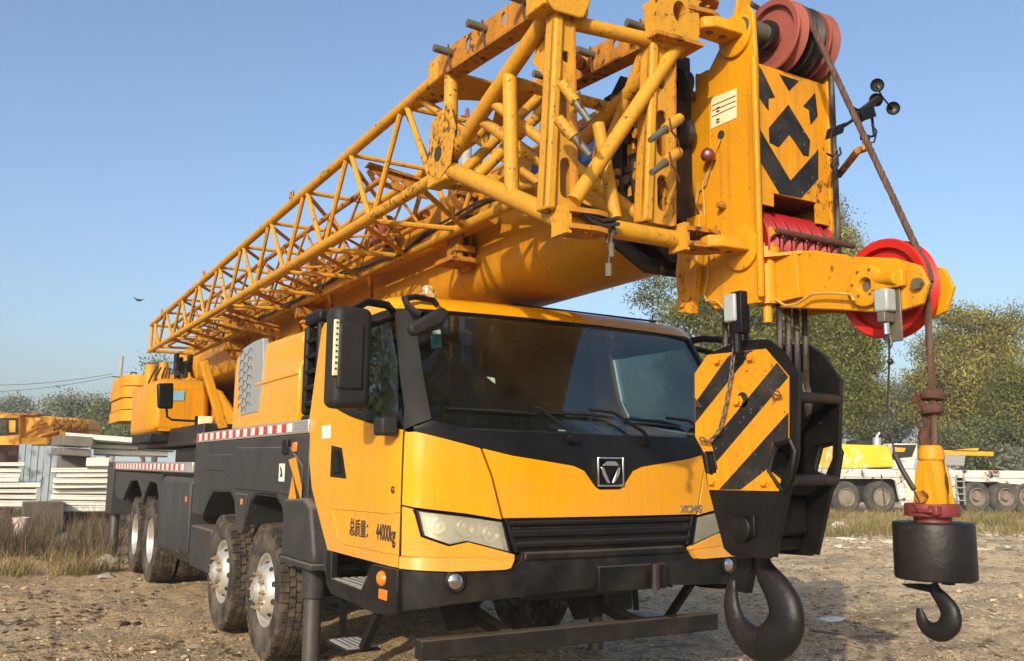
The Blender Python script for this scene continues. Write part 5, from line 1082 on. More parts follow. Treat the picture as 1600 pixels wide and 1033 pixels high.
sk = smoothpath([(*p, r) for p, r in [((322, 835), 13), ((330, 855), 15), ((350, 880), 20), ((367, 908), 24), ((366, 938), 26), ((345, 957), 24), ((318, 955), 20), ((299, 937), 16), ((291, 915), 12), ((288, 898), 7)]])
mb = MB().path([(0, *yz(*S8((a, b)), 0)) for a, b, r in sk], [r/1.632*.00275*1.05 for a, b, r in sk], 14)
for v in mb.bm.verts: v.co.x *= .65
P(mb, 'hook', 'hook_black', hw, smooth=60)
P(MB().pyz([yz(*S8(p), 0) for p in ((246, 835), (300, 836), (322, 845), (322, 858), (265, 845))], -.02, .02), 'safety_latch', 'block_black', hw, bevel=.004)
wr_ = thing('wire_rope', 'rusty wire rope running over the red wheel down to the hanging weight', 'rope', (0, -5.3, 1.6))
tp = Vector((.0, -4.68, 3.86)); aw = Vector((-.015, -5.085, 2.365))
e1 = aw+Vector((0, -.16, .135)); 
P(rope_mb(tp, e1, .0145), 'rope_run', 'rope', wr_)
arc = [aw+Vector((0, -.207*cos(t), .207*sin(t))) for t in [.72-.09*i for i in range(9)]]
P(MB().path(arc, .014, 8), 'rope_bend', 'rope', wr_)
P(rope_mb((-.015, -5.272, 2.365), (0, -5.255, 1.64), .0145), 'rope_run', 'rope', wr_)
arc = [Vector((.0, -4.51-.185*sin(t), 3.80+.185*cos(t))) for t in [-.4+.2*i for i in range(10)]]
P(MB().path(arc, .014, 8), 'rope_bend', 'rope', wr_); P(rope_mb(arc[0], A(1130, -20, x=.0), .0145), 'rope_run', 'rope', wr_)
P(rope_mb((.255, -4.60, 3.82), (.262, -4.59, 2.66), .0145), 'rope_run', 'rope_dark', hr)
P(MB().lathe([(.02, 0), (.045, .01), (.05, .025), (.04, .045), (.02, .05)], (0, -5.255, 1.79), (0, .1, 1), 14).lathe([(.02, 0), (.048, .01), (.052, .028), (.042, .045), (.02, .055)], (.003, -5.255, 1.85), (.1, 0, 1), 14), 'rope_clamp', 'rust', wr_, smooth=0)
mb = MB()
for k, (a, b) in enumerate(((1427, 618), (1433, 612), (1437, 622))): mb.path([A(1448, 672, x=0), A(1442+k, 640, x=-.01), A(a, b, x=-.02)], .012, 6)
mb.path([A(1447, 700, x=0), A(1443, 685, x=0), A(1446, 668, x=0)], .024, 8)
P(mb, 'rope_tail', 'rust', wr_)
P(MB().path([A(u, v, x=.02) for u, v in ((1456, 560), (1457, 625), (1467, 690), (1473, 720), (1478, 760), (1481, 796))], .006, 6), 'tie_wire', 'hose', wr_)
# chain in front of the hook block, cord at the nose
def chain(pts, link, r, stretch=1.0):
    mb = MB(); d_ = 0
    P_ = [Vector(p) for p in pts]; seg = []
    for a, b in zip(P_, P_[1:]):
        n = max(1, round((b-a).length/link)); seg += [(a+(b-a)*(i/n), a+(b-a)*((i+1)/n)) for i in range(n)]
    for i, (a, b) in enumerate(seg):
        x, y, d = frame(b-a); s = x if i % 2 else y; c = (a+b)/2; h = (b-a).length*.62; w = h*.48
        mb.path([c+d*(h*cos(t))+s*(w*sin(t)) for t in [2*pi*k/8 for k in range(9)]], r, 5)
    return mb
ch = props(P(chain([A(u, v, x=-.245) for u, v in ((1150, 508), (1148, 540), (1142, 590), (1133, 640), (1125, 672), (1110, 690), (1094, 686))], .036, .0048), 'chain', 'pin', hb), None)
ch.parent = None; ch.location = ORG[hb.name]; props(ch, 'dull steel link chain hanging from the switch across the striped plate', 'chain')
cord = P(MB().path([A(u, v, x=-.2) for u, v in ((1390, 525), (1389, 575), (1387, 650), (1398, 710), (1420, 750), (1437, 785))], .0045, 6).path([A(u, v, x=-.2) for u, v in ((1389, 522), (1385, 533), (1389, 548), (1394, 538), (1390, 524))], .004, 5).sphere(A(1391, 565, x=-.2), .014).path([A(u, v, x=-.2) for u, v in ((1398, 710), (1410, 735), (1428, 765))], .011, 7), 'steel_cord', 'hose', hw)
cord.parent = None; cord.location = ORG[hw.name]; props(cord, 'thin dark steel cord hanging beside the weight from a pale grey switch', 'cord')

# ================================================================== SURROUNDINGS
def at_dist(u, v, dist):
    """world point seen at (u, v) at a horizontal distance from the camera"""
    d = ray(u, v); k = dist/math.hypot(d.x, d.y); return CAM+d*k
def gz(x, y):
    p = Vector((x, y, 0)); r = math.hypot(x-CAM.x, y-CAM.y)
    a = 1/(1+(r/60)**2)
    h = .05*noise.noise(p*.35)+.022*noise.noise(p*1.3+Vector((9, 3, 0)))
    rough = max(0, min(1, (noise.noise(p*.22+Vector((3.1, 7.7, 0)))+.35)*1.5))
    if r < 22: h += (.016+.02*rough)*noise.noise(p*5)+(.006+.012*rough)*noise.noise(p*13)
    if r < 9: h += (.004+.008*rough)*noise.noise(p*31)
    # the wheels stand on firm flat ground
    return h*a-.022
def ground():
    nr, na = 330, 900
    rs = [0]+[1.5*(1.0244**i) for i in range(nr)]
    V, Fc = [], []
    azc = math.atan2(fw.x, fw.y); al = []
    # finer angular steps inside the view
    for i in range(na):
        t = i/na; al.append(azc+pi*((2*t-1)*.16+.84*(2*t-1)**3) if True else 0)
    V.append((CAM.x, CAM.y, gz(CAM.x, CAM.y)))
    for r in rs[1:]:
        for a in al:
            x, y = CAM.x+r*sin(a), CAM.y+r*cos(a); V.append((x, y, gz(x, y)))
    for j in range(na): Fc.append((0, 1+j, 1+(j+1) % na))
    for i in range(nr-1):
        for j in range(na):
            a = 1+i*na+j; b = 1+i*na+(j+1) % na; Fc.append((a, a+na, b+na, b))
    me = bpy.data.meshes.new('ground'); me.from_pydata(V, [], Fc); me.materials.append(M['ground'])
    for p in me.polygons: p.use_smooth = True
    me.update()
    bm = bmesh.new(); bm.from_mesh(me); bmesh.ops.recalc_face_normals(bm, faces=bm.faces)
    bm.faces.ensure_lookup_table()
    if sum(f.normal.z for f in bm.faces[:50]) < 0: bmesh.ops.reverse_faces(bm, faces=bm.faces)
    bm.to_mesh(me); bm.free()
    o = bpy.data.objects.new('ground', me); COL.objects.link(o); o['kind'] = 'structure'; return o
def ground_mat():
    m, nt, out = newmat('dirt_and_gravel'); L = nt.links.new
    b = nd(nt, 'ShaderNodeBsdfPrincipled', Roughness=.95); b.inputs['Specular IOR Level'].default_value = .15; L(b.outputs[0], out.inputs[0])
    P_ = nd(nt, 'ShaderNodeNewGeometry').outputs['Position']
    def nz(s, d=6, r=.6, w=None):
        n = nd(nt, 'ShaderNodeTexNoise', Scale=s, Detail=d, Roughness=r); L(P_, n.inputs['Vector']); return n.outputs[0]
    big = ramp(nt, nz(.22, 5), [(.36, 0.0), (.62, 1.0)])
    c = mixc(nt, big.outputs[0], (.45, .31, .165), (.53, .395, .235))
    sx = nd(nt, 'ShaderNodeSeparateXYZ'); L(P_, sx.inputs[0])
    wx = nd(nt, 'ShaderNodeMath', operation='MULTIPLY_ADD'); L(nz(.5, 4), wx.inputs[0]); wx.inputs[1].default_value = 6; L(sx.outputs[0], wx.inputs[2])
    mr = nd(nt, 'ShaderNodeMapRange'); mr.inputs[1].default_value = 5; mr.inputs[2].default_value = 12; L(wx.outputs[0], mr.inputs[0])
    c = mixc(nt, mr.outputs[0], c, (.70, .53, .32))
    dark = ramp(nt, nz(.55, 8, .7), [(.52, 0.0), (.68, .8)])
    c = mixc(nt, dark.outputs[0], c, (.155, .105, .06))
    och = ramp(nt, nz(.38, 5, .6), [(.56, 0.0), (.70, .6)])
    c = mixc(nt, och.outputs[0], c, (.50, .32, .12))
    mpt = nd(nt, 'ShaderNodeMapping'); mpt.inputs['Rotation'].default_value = (0, 0, .5); mpt.inputs['Scale'].default_value = (.16, 1.5, 1); L(P_, mpt.inputs[0])
    nt_ = nd(nt, 'ShaderNodeTexNoise', Scale=1.0, Detail=7, Roughness=.65); L(mpt.outputs[0], nt_.inputs['Vector'])
    trk = ramp(nt, nt_.outputs[0], [(.52, 0.0), (.66, .6)]); c = mixc(nt, trk.outputs[0], c, (.24, .165, .095))
    gry = ramp(nt, nz(.9, 6, .65), [(.48, 0.0), (.62, .8)])
    c = mixc(nt, gry.outputs[0], c, (.36, .285, .185))
    crk = ramp(nt, nz(4.5, 9, .75), [(.53, 0.0), (.64, .85)])
    c = mixc(nt, crk.outputs[0], c, (.12, .08, .048))
    v = nd(nt, 'ShaderNodeTexVoronoi', Scale=42); L(P_, v.inputs['Vector'])
    v2 = nd(nt, 'ShaderNodeTexVoronoi', Scale=95); L(P_, v2.inputs['Vector'])
    rv = nd(nt, 'ShaderNodeSeparateXYZ'); L(v.outputs['Color'], rv.inputs[0])
    rr = ramp(nt, rv.outputs[0], [(0, .5), (.5, 1.0), (1, 1.35)]); c = mixc(nt, .75, c, mixc(nt, 1.0, c, rr.outputs[0], 'MULTIPLY'))
    rv2 = nd(nt, 'ShaderNodeSeparateXYZ'); L(v2.outputs['Color'], rv2.inputs[0])
    r2 = ramp(nt, rv2.outputs[1], [(0, .55), (.5, 1.0), (1, 1.3)]); c = mixc(nt, .7, c, mixc(nt, 1.0, c, r2.outputs[0], 'MULTIPLY'))
    L(c, b.inputs['Base Color'])
    nv = nd(nt, 'ShaderNodeTexNoise', Scale=1.4, Detail=6); L(P_, nv.inputs['Vector'])
    av = nd(nt, 'ShaderNodeVectorMath', operation='MULTIPLY_ADD'); L(nv.outputs['Color'], av.inputs[0]); av.inputs[1].default_value = (.9, .9, .9); L(P_, av.inputs[2])
    ve = nd(nt, 'ShaderNodeTexVoronoi', Scale=3.4, feature='DISTANCE_TO_EDGE'); L(av.outputs[0], ve.inputs['Vector'])
    re_ = ramp(nt, ve.outputs['Distance'], [(.0, .6), (.025, .3), (.06, 0.0)])
    msk = ramp(nt, nz(.33, 4), [(.44, 0.0), (.56, 1.0)])
    ce = nd(nt, 'ShaderNodeMath', operation='MULTIPLY'); L(re_.outputs[0], ce.inputs[0]); L(msk.outputs[0], ce.inputs[1])
    inv = nd(nt, 'ShaderNodeMath', operation='SUBTRACT'); inv.inputs[0].default_value = 1; L(mr.outputs[0], inv.inputs[1]); ce2 = nd(nt, 'ShaderNodeMath', operation='MULTIPLY'); L(ce.outputs[0], ce2.inputs[0]); L(inv.outputs[0], ce2.inputs[1]); ce = ce2
    c = mixc(nt, ce.outputs[0], c, (.07, .045, .026)); L(c, b.inputs['Base Color'])
    h1 = nd(nt, 'ShaderNodeMath', operation='MULTIPLY_ADD'); L(v.outputs['Distance'], h1.inputs[0]); h1.inputs[1].default_value = -.5; L(nz(14, 8, .75), h1.inputs[2])
    h2 = nd(nt, 'ShaderNodeMath', operation='MULTIPLY_ADD'); L(v2.outputs['Distance'], h2.inputs[0]); h2.inputs[1].default_value = -.35; L(h1.outputs[0], h2.inputs[2])
    bp = nd(nt, 'ShaderNodeBump', Strength=.9, Distance=.03); L(h2.outputs[0], bp.inputs['Height']); L(bp.outputs[0], b.inputs['Normal'])
    return m
M['ground'] = ground_mat()
ground()
def in_view_ground(rng, rmin, rmax):
    az = math.atan2(fw.x, fw.y)+rng.uniform(-.6, .6); r = rmin*(rmax/rmin)**rng.random()
    return CAM.x+r*sin(az), CAM.y+r*cos(az)
# loose stones and clods
M['stone'] = leafmat('loose_stones_and_clods', (.10, .066, .038), (.27, .19, .11), (.42, .34, .24), 0.0)
rng = random.Random(3); mb = MB(); base = bmesh.new(); bmesh.ops.create_icosphere(base, subdivisions=1, radius=1); bv = [v.co.copy() for v in base.verts]; bf = [[v.index for v in f.verts] for f in base.faces]; base.free()
V, Fc = [], []
for i in range(7000):
    x, y = in_view_ground(rng, 4.5, 34)
    if abs(x) < 1.45 and abs(y-y) > 0: continue
    r = min(.045, .005+.010*rng.random()**2+.0007*math.hypot(x-CAM.x, y-CAM.y)); 
    if rng.random() < .04: r *= 2.2
    z = gz(x, y); n0 = len(V); sx, sy, sz = r*rng.uniform(.7, 1.5), r*rng.uniform(.7, 1.3), r*rng.uniform(.35, .8); a = rng.random()*6
    for q in bv:
        k = rng.uniform(.75, 1.2); X, Y = q.x*sx*k, q.y*sy*k; V.append((x+X*cos(a)-Y*sin(a), y+X*sin(a)+Y*cos(a), z+q.z*sz*k+sz*.25))
    Fc += [[n0+j for j in f] for f in bf]
def stuff(name, V, Fc, mat, label=None, kind='stuff'):
    me = bpy.data.meshes.new(name); me.from_pydata(V, [], Fc); me.materials.append(mat); me.update()
    o = bpy.data.objects.new(name, me); COL.objects.link(o)
    if kind: o['kind'] = kind
    return o
M['rubble'] = leafmat('pale_rubble_stone', (.20, .15, .09), (.42, .35, .24), (.62, .56, .45), 0.0)
M['crust'] = leafmat('dark_broken_crust', (.05, .033, .02), (.12, .08, .045), (.24, .17, .10), 0.0)
def stones(n, area, rmin, rmax, flat, rng):
    V, Fc = [], []
    for i in range(n):
        x, y = area(rng)
        if abs(x) < 1.4 and -1 < y < 9: continue
        z = gz(x, y); r = rmin+(rmax-rmin)*rng.random()**3; n0 = len(V); sx, sy, sz = r*rng.uniform(.8, 2.0), r*rng.uniform(.6, 1.2), r*flat*rng.uniform(.5, 1.2); a = rng.random()*6
        for q in bv:
            k = rng.uniform(.6, 1.25); X, Y = q.x*sx*k, q.y*sy*k; V.append((x+X*cos(a)-Y*sin(a), y+X*sin(a)+Y*cos(a), z+q.z*sz*k+sz*.3))
        Fc.extend([[n0+j for j in f] for f in bf])
    return V, Fc
props(stuff('loose_stones', V, Fc, M['stone']), 'loose stones and dry clods scattered over the dirt', 'stones')
def px_spot(u0, u1, v0, v1):
    def f(r):
        p = A(r.uniform(u0, u1), v0+(v1-v0)*r.random()**1.3, z=0); return p.x, p.y
    return f
def clump_area(u0, u1, v0, v1, n):
    f = px_spot(u0, u1, v0, v1); cs = [f(rng) for _ in range(n)]
    def g(r):
        c = r.choice(cs); return c[0]+r.gauss(0, .22), c[1]+r.gauss(0, .22)
    return g
props(stuff('broken_crust', *stones(2600, clump_area(-40, 470, 885, 1060, 60), .006, .045, .28, rng), M['crust']), 'dark broken crust and twigs strewn over the dirt at lower left', 'debris')
props(stuff('pale_rubble', *stones(420, px_spot(1290, 1650, 832, 858), .03, .16, .35, rng), M['rubble']), 'pale rubble and dry lumps along the edge of the grass strip', 'rubble')
props(stuff('gravel_scatter', *stones(3500, px_spot(1150, 1640, 850, 1060), .006, .04, .4, rng), M['stone']), 'gravel scattered over the pale dirt at lower right', 'gravel')
# grass
def blades(spots, rng, hmin, hmax, w, lean=.5):
    V, Fc = [], []
    for x, y in spots:
        z = gz(x, y)-.01; h = rng.uniform(hmin, hmax)*rng.uniform(.5, 1); a = rng.random()*2*pi; l = rng.uniform(.1, lean)*h; dx, dy = cos(a)*l, sin(a)*l; b = rng.random()*pi; wx, wy = cos(b)*w, sin(b)*w
        n = len(V); V += [(x-wx, y-wy, z), (x+wx, y+wy, z), (x+dx*.35+wx*.8, y+dy*.35+wy*.8, z+h*.55), (x+dx*.35-wx*.8, y+dy*.35-wy*.8, z+h*.55), (x+dx, y+dy, z+h*.95)]
        Fc += [(n, n+1, n+2, n+3), (n+3, n+2, n+4)]
    return V, Fc
def clump_spots(rng, n, area, clumps, spread):
    cs = [area(rng) for _ in range(clumps)]; out = []
    for i in range(n):
        c = rng.choice(cs); out.append((c[0]+rng.gauss(0, spread), c[1]+rng.gauss(0, spread)))
    return out
def px_area(u0, u1, v0, v1):
    def f(r):
        p = A(r.uniform(u0, u1), v0+(v1-v0)*r.random(), z=0); return p.x, p.y
    return f
rng = random.Random(5)
sp_ = clump_spots(rng, 5200, px_area(-30, 170, 818, 900), 30, .13)
props(stuff('dry_grass', *blades(sp_, rng, .10, .45, .0045, 1.1), M['straw']), 'dry straw coloured grass at the left edge beside the rear wheels', 'grass')
sp_ = clump_spots(rng, 7000, px_area(-60, 185, 792, 870), 70, .30)
props(stuff('dead_weeds', *blades(sp_, rng, .15, .95, .004, .6), M['weed']), 'tall dead brown weeds in front of the stacked white panels', 'weeds')
sp_ = clump_spots(rng, 11000, px_area(1255, 1660, 806, 838), 90, .42)
sp_ += clump_spots(rng, 5000, px_area(1270, 1640, 803, 812), 60, .35)
props(stuff('field_grass', *blades(sp_, rng, .06, .42, .008, .9), M['grass']), 'yellow green grass strip in front of the white truck crane', 'grass')

# ---- trees
def tree(name, label, cat, base, height, crown, mat, nleaf, leaf, seed, trunk_r=.22, group=None, twig=True, low=.25):
    """crown: list of (du, dv, dz, rx, rz): lobes relative to the base"""
    rng = random.Random(seed); t = thing(name, label, cat, base, group)
    bx, by, bz = base
    mb = MB(); mb.path([(bx, by, bz-.2), (bx+.05, by, bz+height*.25), (bx-.05, by+.1, bz+height*.55), (bx, by, bz+height*.85)], [trunk_r, trunk_r*.8, trunk_r*.5, trunk_r*.12], 10)
    V, nrm = [], []
    wts = [c[3]**2*c[4] for c in crown]; right = Vector((R_.x, R_.y, 0)).normalized(); depth = Vector((-right.y, right.x, 0))
    ncl = max(14, int(nleaf/(55 if nleaf < 10000 else 190))); cl = []
    for i in range(ncl):
        c = rng.choices(crown, wts)[0]
        while True:
            q = Vector((rng.uniform(-1, 1), rng.uniform(-1, 1), rng.uniform(-1, 1)))
            if .25 < q.length < 1: break
        q = q*(q.length**-.35 if q.length > .3 else 1)*rng.uniform(.8, 1.0)
        p = Vector((bx, by, bz))+right*(c[0]+q.x*c[3])+depth*(c[1]+q.y*c[3]*.85)+Vector((0, 0, c[2]+q.z*c[4])); cl.append(p)
        if i % 3 == 0:
            s = Vector((bx, by, bz+min(height*.8, max(height*.15, (p.z-bz)*rng.uniform(.4, .8)))))
            m = s+(p-s)*.5+Vector((0, 0, .12*height*.3)); mb.path([s, m, p], [trunk_r*.28, trunk_r*.14, .012], 5)
    P(mb, 'trunk', 'bark', t)
    n = nleaf
    arr = np.zeros((n*4, 3)); r_ = np.random.RandomState(seed)
    ci = r_.randint(0, ncl, n); C_ = np.array([c[:] for c in cl])[ci]
    sprd = leaf*(5.2 if nleaf < 10000 else 5.4)
    off = r_.normal(0, 1, (n, 3))*np.array([sprd, sprd, sprd*.62]); ctr = C_+off
    d1 = r_.normal(0, 1, (n, 3)); d1[:, 2] -= .5; d1 /= np.linalg.norm(d1, axis=1)[:, None]
    d2 = np.cross(d1, r_.normal(0, 1, (n, 3))); d2 /= np.linalg.norm(d2, axis=1)[:, None]
    s = leaf*r_.uniform(.6, 1.35, (n, 1)); a = d1*s; b = d2*s*.42
    arr[0::4] = ctr-a; arr[1::4] = ctr+b; arr[2::4] = ctr+a; arr[3::4] = ctr-b
    arr -= np.array(base)
    me = bpy.data.meshes.new('crown'); me.vertices.add(n*4); me.vertices.foreach_set('co', arr.ravel()); me.loops.add(n*4); me.loops.foreach_set('vertex_index', np.arange(n*4)); me.polygons.add(n); me.polygons.foreach_set('loop_start', np.arange(0, n*4, 4)); me.update(); me.validate()
    me.materials.append(M[mat]); o = bpy.data.objects.new('crown', me); COL.objects.link(o); o.parent = t
    return t
def tree_px(name, label, cat, u, vtop, dist, lobes, mat, nleaf, leaf, seed, **k):
    """lobes in survey pixels: (u, v, ru, rv)"""
    b = at_dist(u, 745, dist); base = (b.x, b.y, 0.0); m = (b-CAM).dot(fw)/FPX
    top = at_dist(u, vtop, dist).z
    cr = [((lu-u)*m, rng.uniform(-1, 1)*lr*m*.3, at_dist(lu, lv, dist).z, lr*m, lrv*m) for lu, lv, lr, lrv in lobes]
    return tree(name, label, cat, base, top, cr, mat, nleaf, leaf, seed, **k)
G1 = 'trees behind the crane yard'
tree_px('willow_tree', 'large dense olive green tree behind the cab roof and hook block', 'tree', 1120, 360, 46, [(1060, 470, 62, 60), (1110, 560, 85, 90), (1180, 480, 90, 80), (1230, 600, 100, 110), (1120, 640, 90, 60), (1030, 445, 32, 28), (1240, 440, 70, 60)], 'leaf_olive', 95000, .08, 11, trunk_r=.35, group=G1)
tree_px('poplar_tree', 'pointed tree with yellowing top just right of the striped boom head', 'tree', 1308, 305, 56, [(1314, 410, 38, 66), (1312, 350, 21, 42), (1318, 480, 45, 60), (1300, 560, 60, 60)], 'leaf_yellow', 95000, .09, 12, group=G1)
tree_px('willow_tree', 'olive green tree with drooping edge between the hook block and the red wheel', 'tree', 1310, 470, 48, [(1320, 540, 62, 55), (1332, 505, 52, 50), (1310, 620, 75, 70), (1345, 590, 42, 70), (1270, 560, 60, 60)], 'leaf_olive', 64000, .08, 13, group=G1)
tree_px('broadleaf_tree', 'tall loose tree with autumn yellow leaves above the hanging weight', 'tree', 1530, 462, 54, [(1528, 515, 48, 42), (1482, 560, 40, 45), (1572, 560, 50, 62), (1525, 625, 75, 60), (1452, 625, 38, 42), (1590, 495, 28, 28)], 'leaf_yellow', 62000, .08, 14, trunk_r=.3, group=G1)
tree_px('broadleaf_tree', 'olive green tree at the far right picture edge', 'tree', 1600, 560, 52, [(1610, 620, 60, 60), (1580, 665, 55, 45), (1640, 640, 60, 70)], 'leaf_olive', 34000, .075, 15, group=G1)
tree_px('broadleaf_tree', 'thin grey green tree seen between hook block and hanging weight', 'tree', 1400, 600, 62, [(1395, 640, 45, 40), (1425, 620, 30, 40), (1380, 680, 40, 30)], 'leaf_grey', 18000, .1, 16, group=G1)
tree_px('broadleaf_tree', 'low green tree behind the white truck crane deck at right', 'tree', 1545, 690, 50, [(1500, 690, 50, 22), (1560, 685, 50, 26), (1600, 690, 40, 24)], 'leaf_green', 26000, .075, 17, group=G1)
tree_px('shrub', 'small dark green shrub on the far side of the white truck crane', 'shrub', 1530, 702, 46, [(1530, 716, 22, 9)], 'leaf_green', 1800, .10, 18, trunk_r=.05)
tree_px('shrub', 'light green shrub at the right edge behind the white truck crane deck', 'shrub', 1585, 706, 46, [(1580, 722, 26, 9), (1605, 718, 20, 10)], 'leaf_grey', 2200, .10, 19, trunk_r=.05)
G2 = 'distant trees on the left'
tree_px('round_tree', 'pale grey green tree left of the concrete utility pole', 'tree', 115, 612, 95, [(112, 642, 34, 22), (86, 655, 20, 18), (138, 650, 24, 24), (120, 667, 42, 16)], 'leaf_grey', 17000, .15, 21, group=G2)
tree_px('round_tree', 'small bare looking grey tree at the far left edge', 'tree', 18, 628, 130, [(18, 638, 17, 10), (10, 645, 20, 9)], 'leaf_grey', 6000, .18, 22, group=G2)
tree_px('round_tree', 'dark green tree right behind the concrete utility pole', 'tree', 165, 620, 85, [(165, 648, 22, 20), (185, 662, 18, 17), (150, 670, 24, 11)], 'leaf_green', 9000, .14, 23, group=G2)
tree_px('round_tree', 'dark evergreen tree under the counterweight', 'tree', 222, 655, 70, [(222, 668, 14, 13), (205, 676, 24, 8)], 'leaf_green', 9000, .12, 24, group=G2)
tree_px('round_tree', 'leafy tree top peeping out above the counterweight beside the jib tip', 'tree', 238, 552, 60, [(236, 572, 9, 13), (242, 600, 16, 26)], 'leaf_green', 4500, .09, 25, group=G2)
V, Fc = [], []
r2 = np.random.RandomState(5)
for i in range(30000):
    u = r2.uniform(-150, 1750); 
    if 260 < u < 980: continue
    d_ = r2.uniform(150, 210); hmax = (1.1+1.0*noise.noise(Vector((u*.012, 2, 0)))); p = at_dist(u, 740, d_); z = r2.uniform(0, 1)**.8*hmax; a = r2.normal(0, 1, (2, 3)); a /= np.linalg.norm(a, axis=1)[:, None]
    n = len(V); c = np.array((p.x, p.y, z)); a1, a2 = a[0]*.30, a[1]*.2
    V += [tuple(c-a1), tuple(c+a2), tuple(c+a1), tuple(c-a2)]; Fc.append((n, n+1, n+2, n+3))
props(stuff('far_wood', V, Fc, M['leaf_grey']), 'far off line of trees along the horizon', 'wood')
tree('roadside_tree', 'tall tree outside the left edge that the cab side window mirrors', 'tree', (-13, 24, 0), 11, [(0, 0, 7.5, 4.5, 4.2), (2, 0, 5, 3.5, 3), (-3, 0, 5, 3.5, 3)], 'leaf_olive', 9000, .2, 31, trunk_r=.3)
# ---- utility pole and wires
pb = at_dist(172, 745, 88); ptop = at_dist(179, 556, 88).z
up_ = thing('utility_pole', 'slim pale concrete utility pole left of the counterweight', 'utility pole', (pb.x, pb.y, 0))
P(MB().tube((pb.x, pb.y, 0), (pb.x+.25, pb.y, ptop), .24, 10, r2=.15), 'pole', 'concrete', up_); P(MB().bar((pb.x-.5, pb.y-.3, ptop-1.9), (pb.x+.9, pb.y-.3, ptop-1.9), .1, .1), 'cross_arm', 'rust', up_)
for k, (v0, v1, nm) in enumerate(((584, 597, 'upper thin power line running left from the utility pole'), (588, 610, 'lower sagging power line running left from the utility pole'))):
    a, b = at_dist(176, v0, 88), at_dist(-90, v1+2, 95); pts = [a+(b-a)*(i/12)+Vector((0, 0, -.5*4*(i/12)*(1-i/12))) for i in range(13)]
    props(MB().path(pts, .03, 5).build('power_line', M['cable'] if False else M['pin']), nm, 'power line')
# distant mast seen through the jib
mp = at_dist(728, 300, 62); mt = at_dist(730, 180, 62)
ms = thing('radio_mast', 'distant grey mast with red top seen through the jib lattice', 'mast', (mt.x, mt.y, 0))
P(MB().tube((mt.x, mt.y, 0), (mt.x, mt.y, mt.z-.5), .5, 12, r2=.35), 'mast', 'concrete', ms); P(MB().tube((mt.x, mt.y, mt.z-.5), (mt.x, mt.y, mt.z+.5), .24, 8, r2=.12).box(mt.x-.5, mt.x+.5, mt.y-.08, mt.y+.08, mt.z-.24, mt.z-.12), 'mast_top', 'dark_red', ms)
# bird
q = at_dist(217, 469, 60); bd = MB().sphere(q, .13, (1.5, .7, .6), 10)
bd.prism([q+Vector((.0, 0, .03)), q+Vector((.35, .1, .10)), q+Vector((.1, .1, .02))], (0, .02, .03)).prism([q+Vector((-.05, 0, .03)), q+Vector((-.35, -.1, .12)), q+Vector((-.15, 0, .0))], (0, .02, .03))
props(bd.build('bird', M['bird']), 'small dark bird flying in the empty sky left of the jib', 'bird')

# ---- stacks of white panels and the sheet fence on the left
GP = 'white insulated panels lying in stacks'
def panel(u0, u1, v0, v1, dist, dep, label, tilt=0, dv=0):
    rj = random.Random(int(u0*7+v0)); dist += rj.uniform(-.12, .12); dv += rj.uniform(-1.2, 1.2)
    a = at_dist(u0, v1, dist); b = at_dist(u1, v1+dv, dist); top = at_dist(u0, v0, dist)
    d = (b-a); d.z = 0; w = d.normalized(); n = Vector((-w.y, w.x, 0)); h = top.z-a.z; e = b-a
    th = h*.92
    pan = MB().hexa([a, b, b+n*dep, a+n*dep, a+Vector((0, 0, th)), b+Vector((0, 0, th)), b+n*dep+Vector((0, 0, th)), a+n*dep+Vector((0, 0, th))])
    o = pan.build('insulation_board', M['panel'], None, bevel=.01); 
    o2 = MB().hexa([a-n*.012+Vector((0, 0, k)) if False else p for k, p in enumerate([a+Vector((0, 0, th*.80))-n*.02, b+Vector((0, 0, th*.80))-n*.02, b+Vector((0, 0, th*.80)), a+Vector((0, 0, th*.80)), a+Vector((0, 0, th))-n*.02, b+Vector((0, 0, th))-n*.02, b+Vector((0, 0, th)), a+Vector((0, 0, th))])]).build('metal_skin', M['panel'], o)
    o3 = MB().hexa([a-n*.006, b-n*.006, b, a, a+Vector((0, 0, th*.2))-n*.006, b+Vector((0, 0, th*.2))-n*.006, b+Vector((0, 0, th*.2)), a+Vector((0, 0, th*.2))]).build('painted_gap_shade', M['panel_edge'], o)  # dark strip painted on the face as shade in the gap between boards
    return props(o, label, 'panel', GP)
for x in ():
    pass
ordn = ['topmost', 'second', 'third', 'fourth', 'fifth', 'sixth', 'seventh', 'eighth', 'ninth']
vs = [725, 733, 741, 749, 757, 765, 773, 781, 789, 799]
us = [(134, 170), (80, 168), (88, 168), (83, 168), (82, 167), (82, 167), (79, 167), (80, 166), (82, 165)]
vs = [714, 731, 739, 747, 756, 764, 772, 782, 790, 801]
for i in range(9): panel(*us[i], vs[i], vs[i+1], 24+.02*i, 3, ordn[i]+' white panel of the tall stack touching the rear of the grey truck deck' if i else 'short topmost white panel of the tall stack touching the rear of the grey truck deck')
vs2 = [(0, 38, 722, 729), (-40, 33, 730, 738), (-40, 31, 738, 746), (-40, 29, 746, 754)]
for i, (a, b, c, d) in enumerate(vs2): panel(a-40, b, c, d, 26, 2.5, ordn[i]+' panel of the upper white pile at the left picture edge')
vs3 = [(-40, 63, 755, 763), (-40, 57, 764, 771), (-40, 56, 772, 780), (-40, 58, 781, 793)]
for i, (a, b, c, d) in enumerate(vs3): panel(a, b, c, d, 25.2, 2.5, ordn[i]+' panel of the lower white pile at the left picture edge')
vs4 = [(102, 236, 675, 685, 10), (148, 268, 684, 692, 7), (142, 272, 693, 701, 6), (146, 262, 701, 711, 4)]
for i, (a, b, c, d, e) in enumerate(vs4): panel(a, b, c, d, 30+.2*i, 2, ordn[i]+' long slanting white panel of the pile below the counterweight', dv=e)
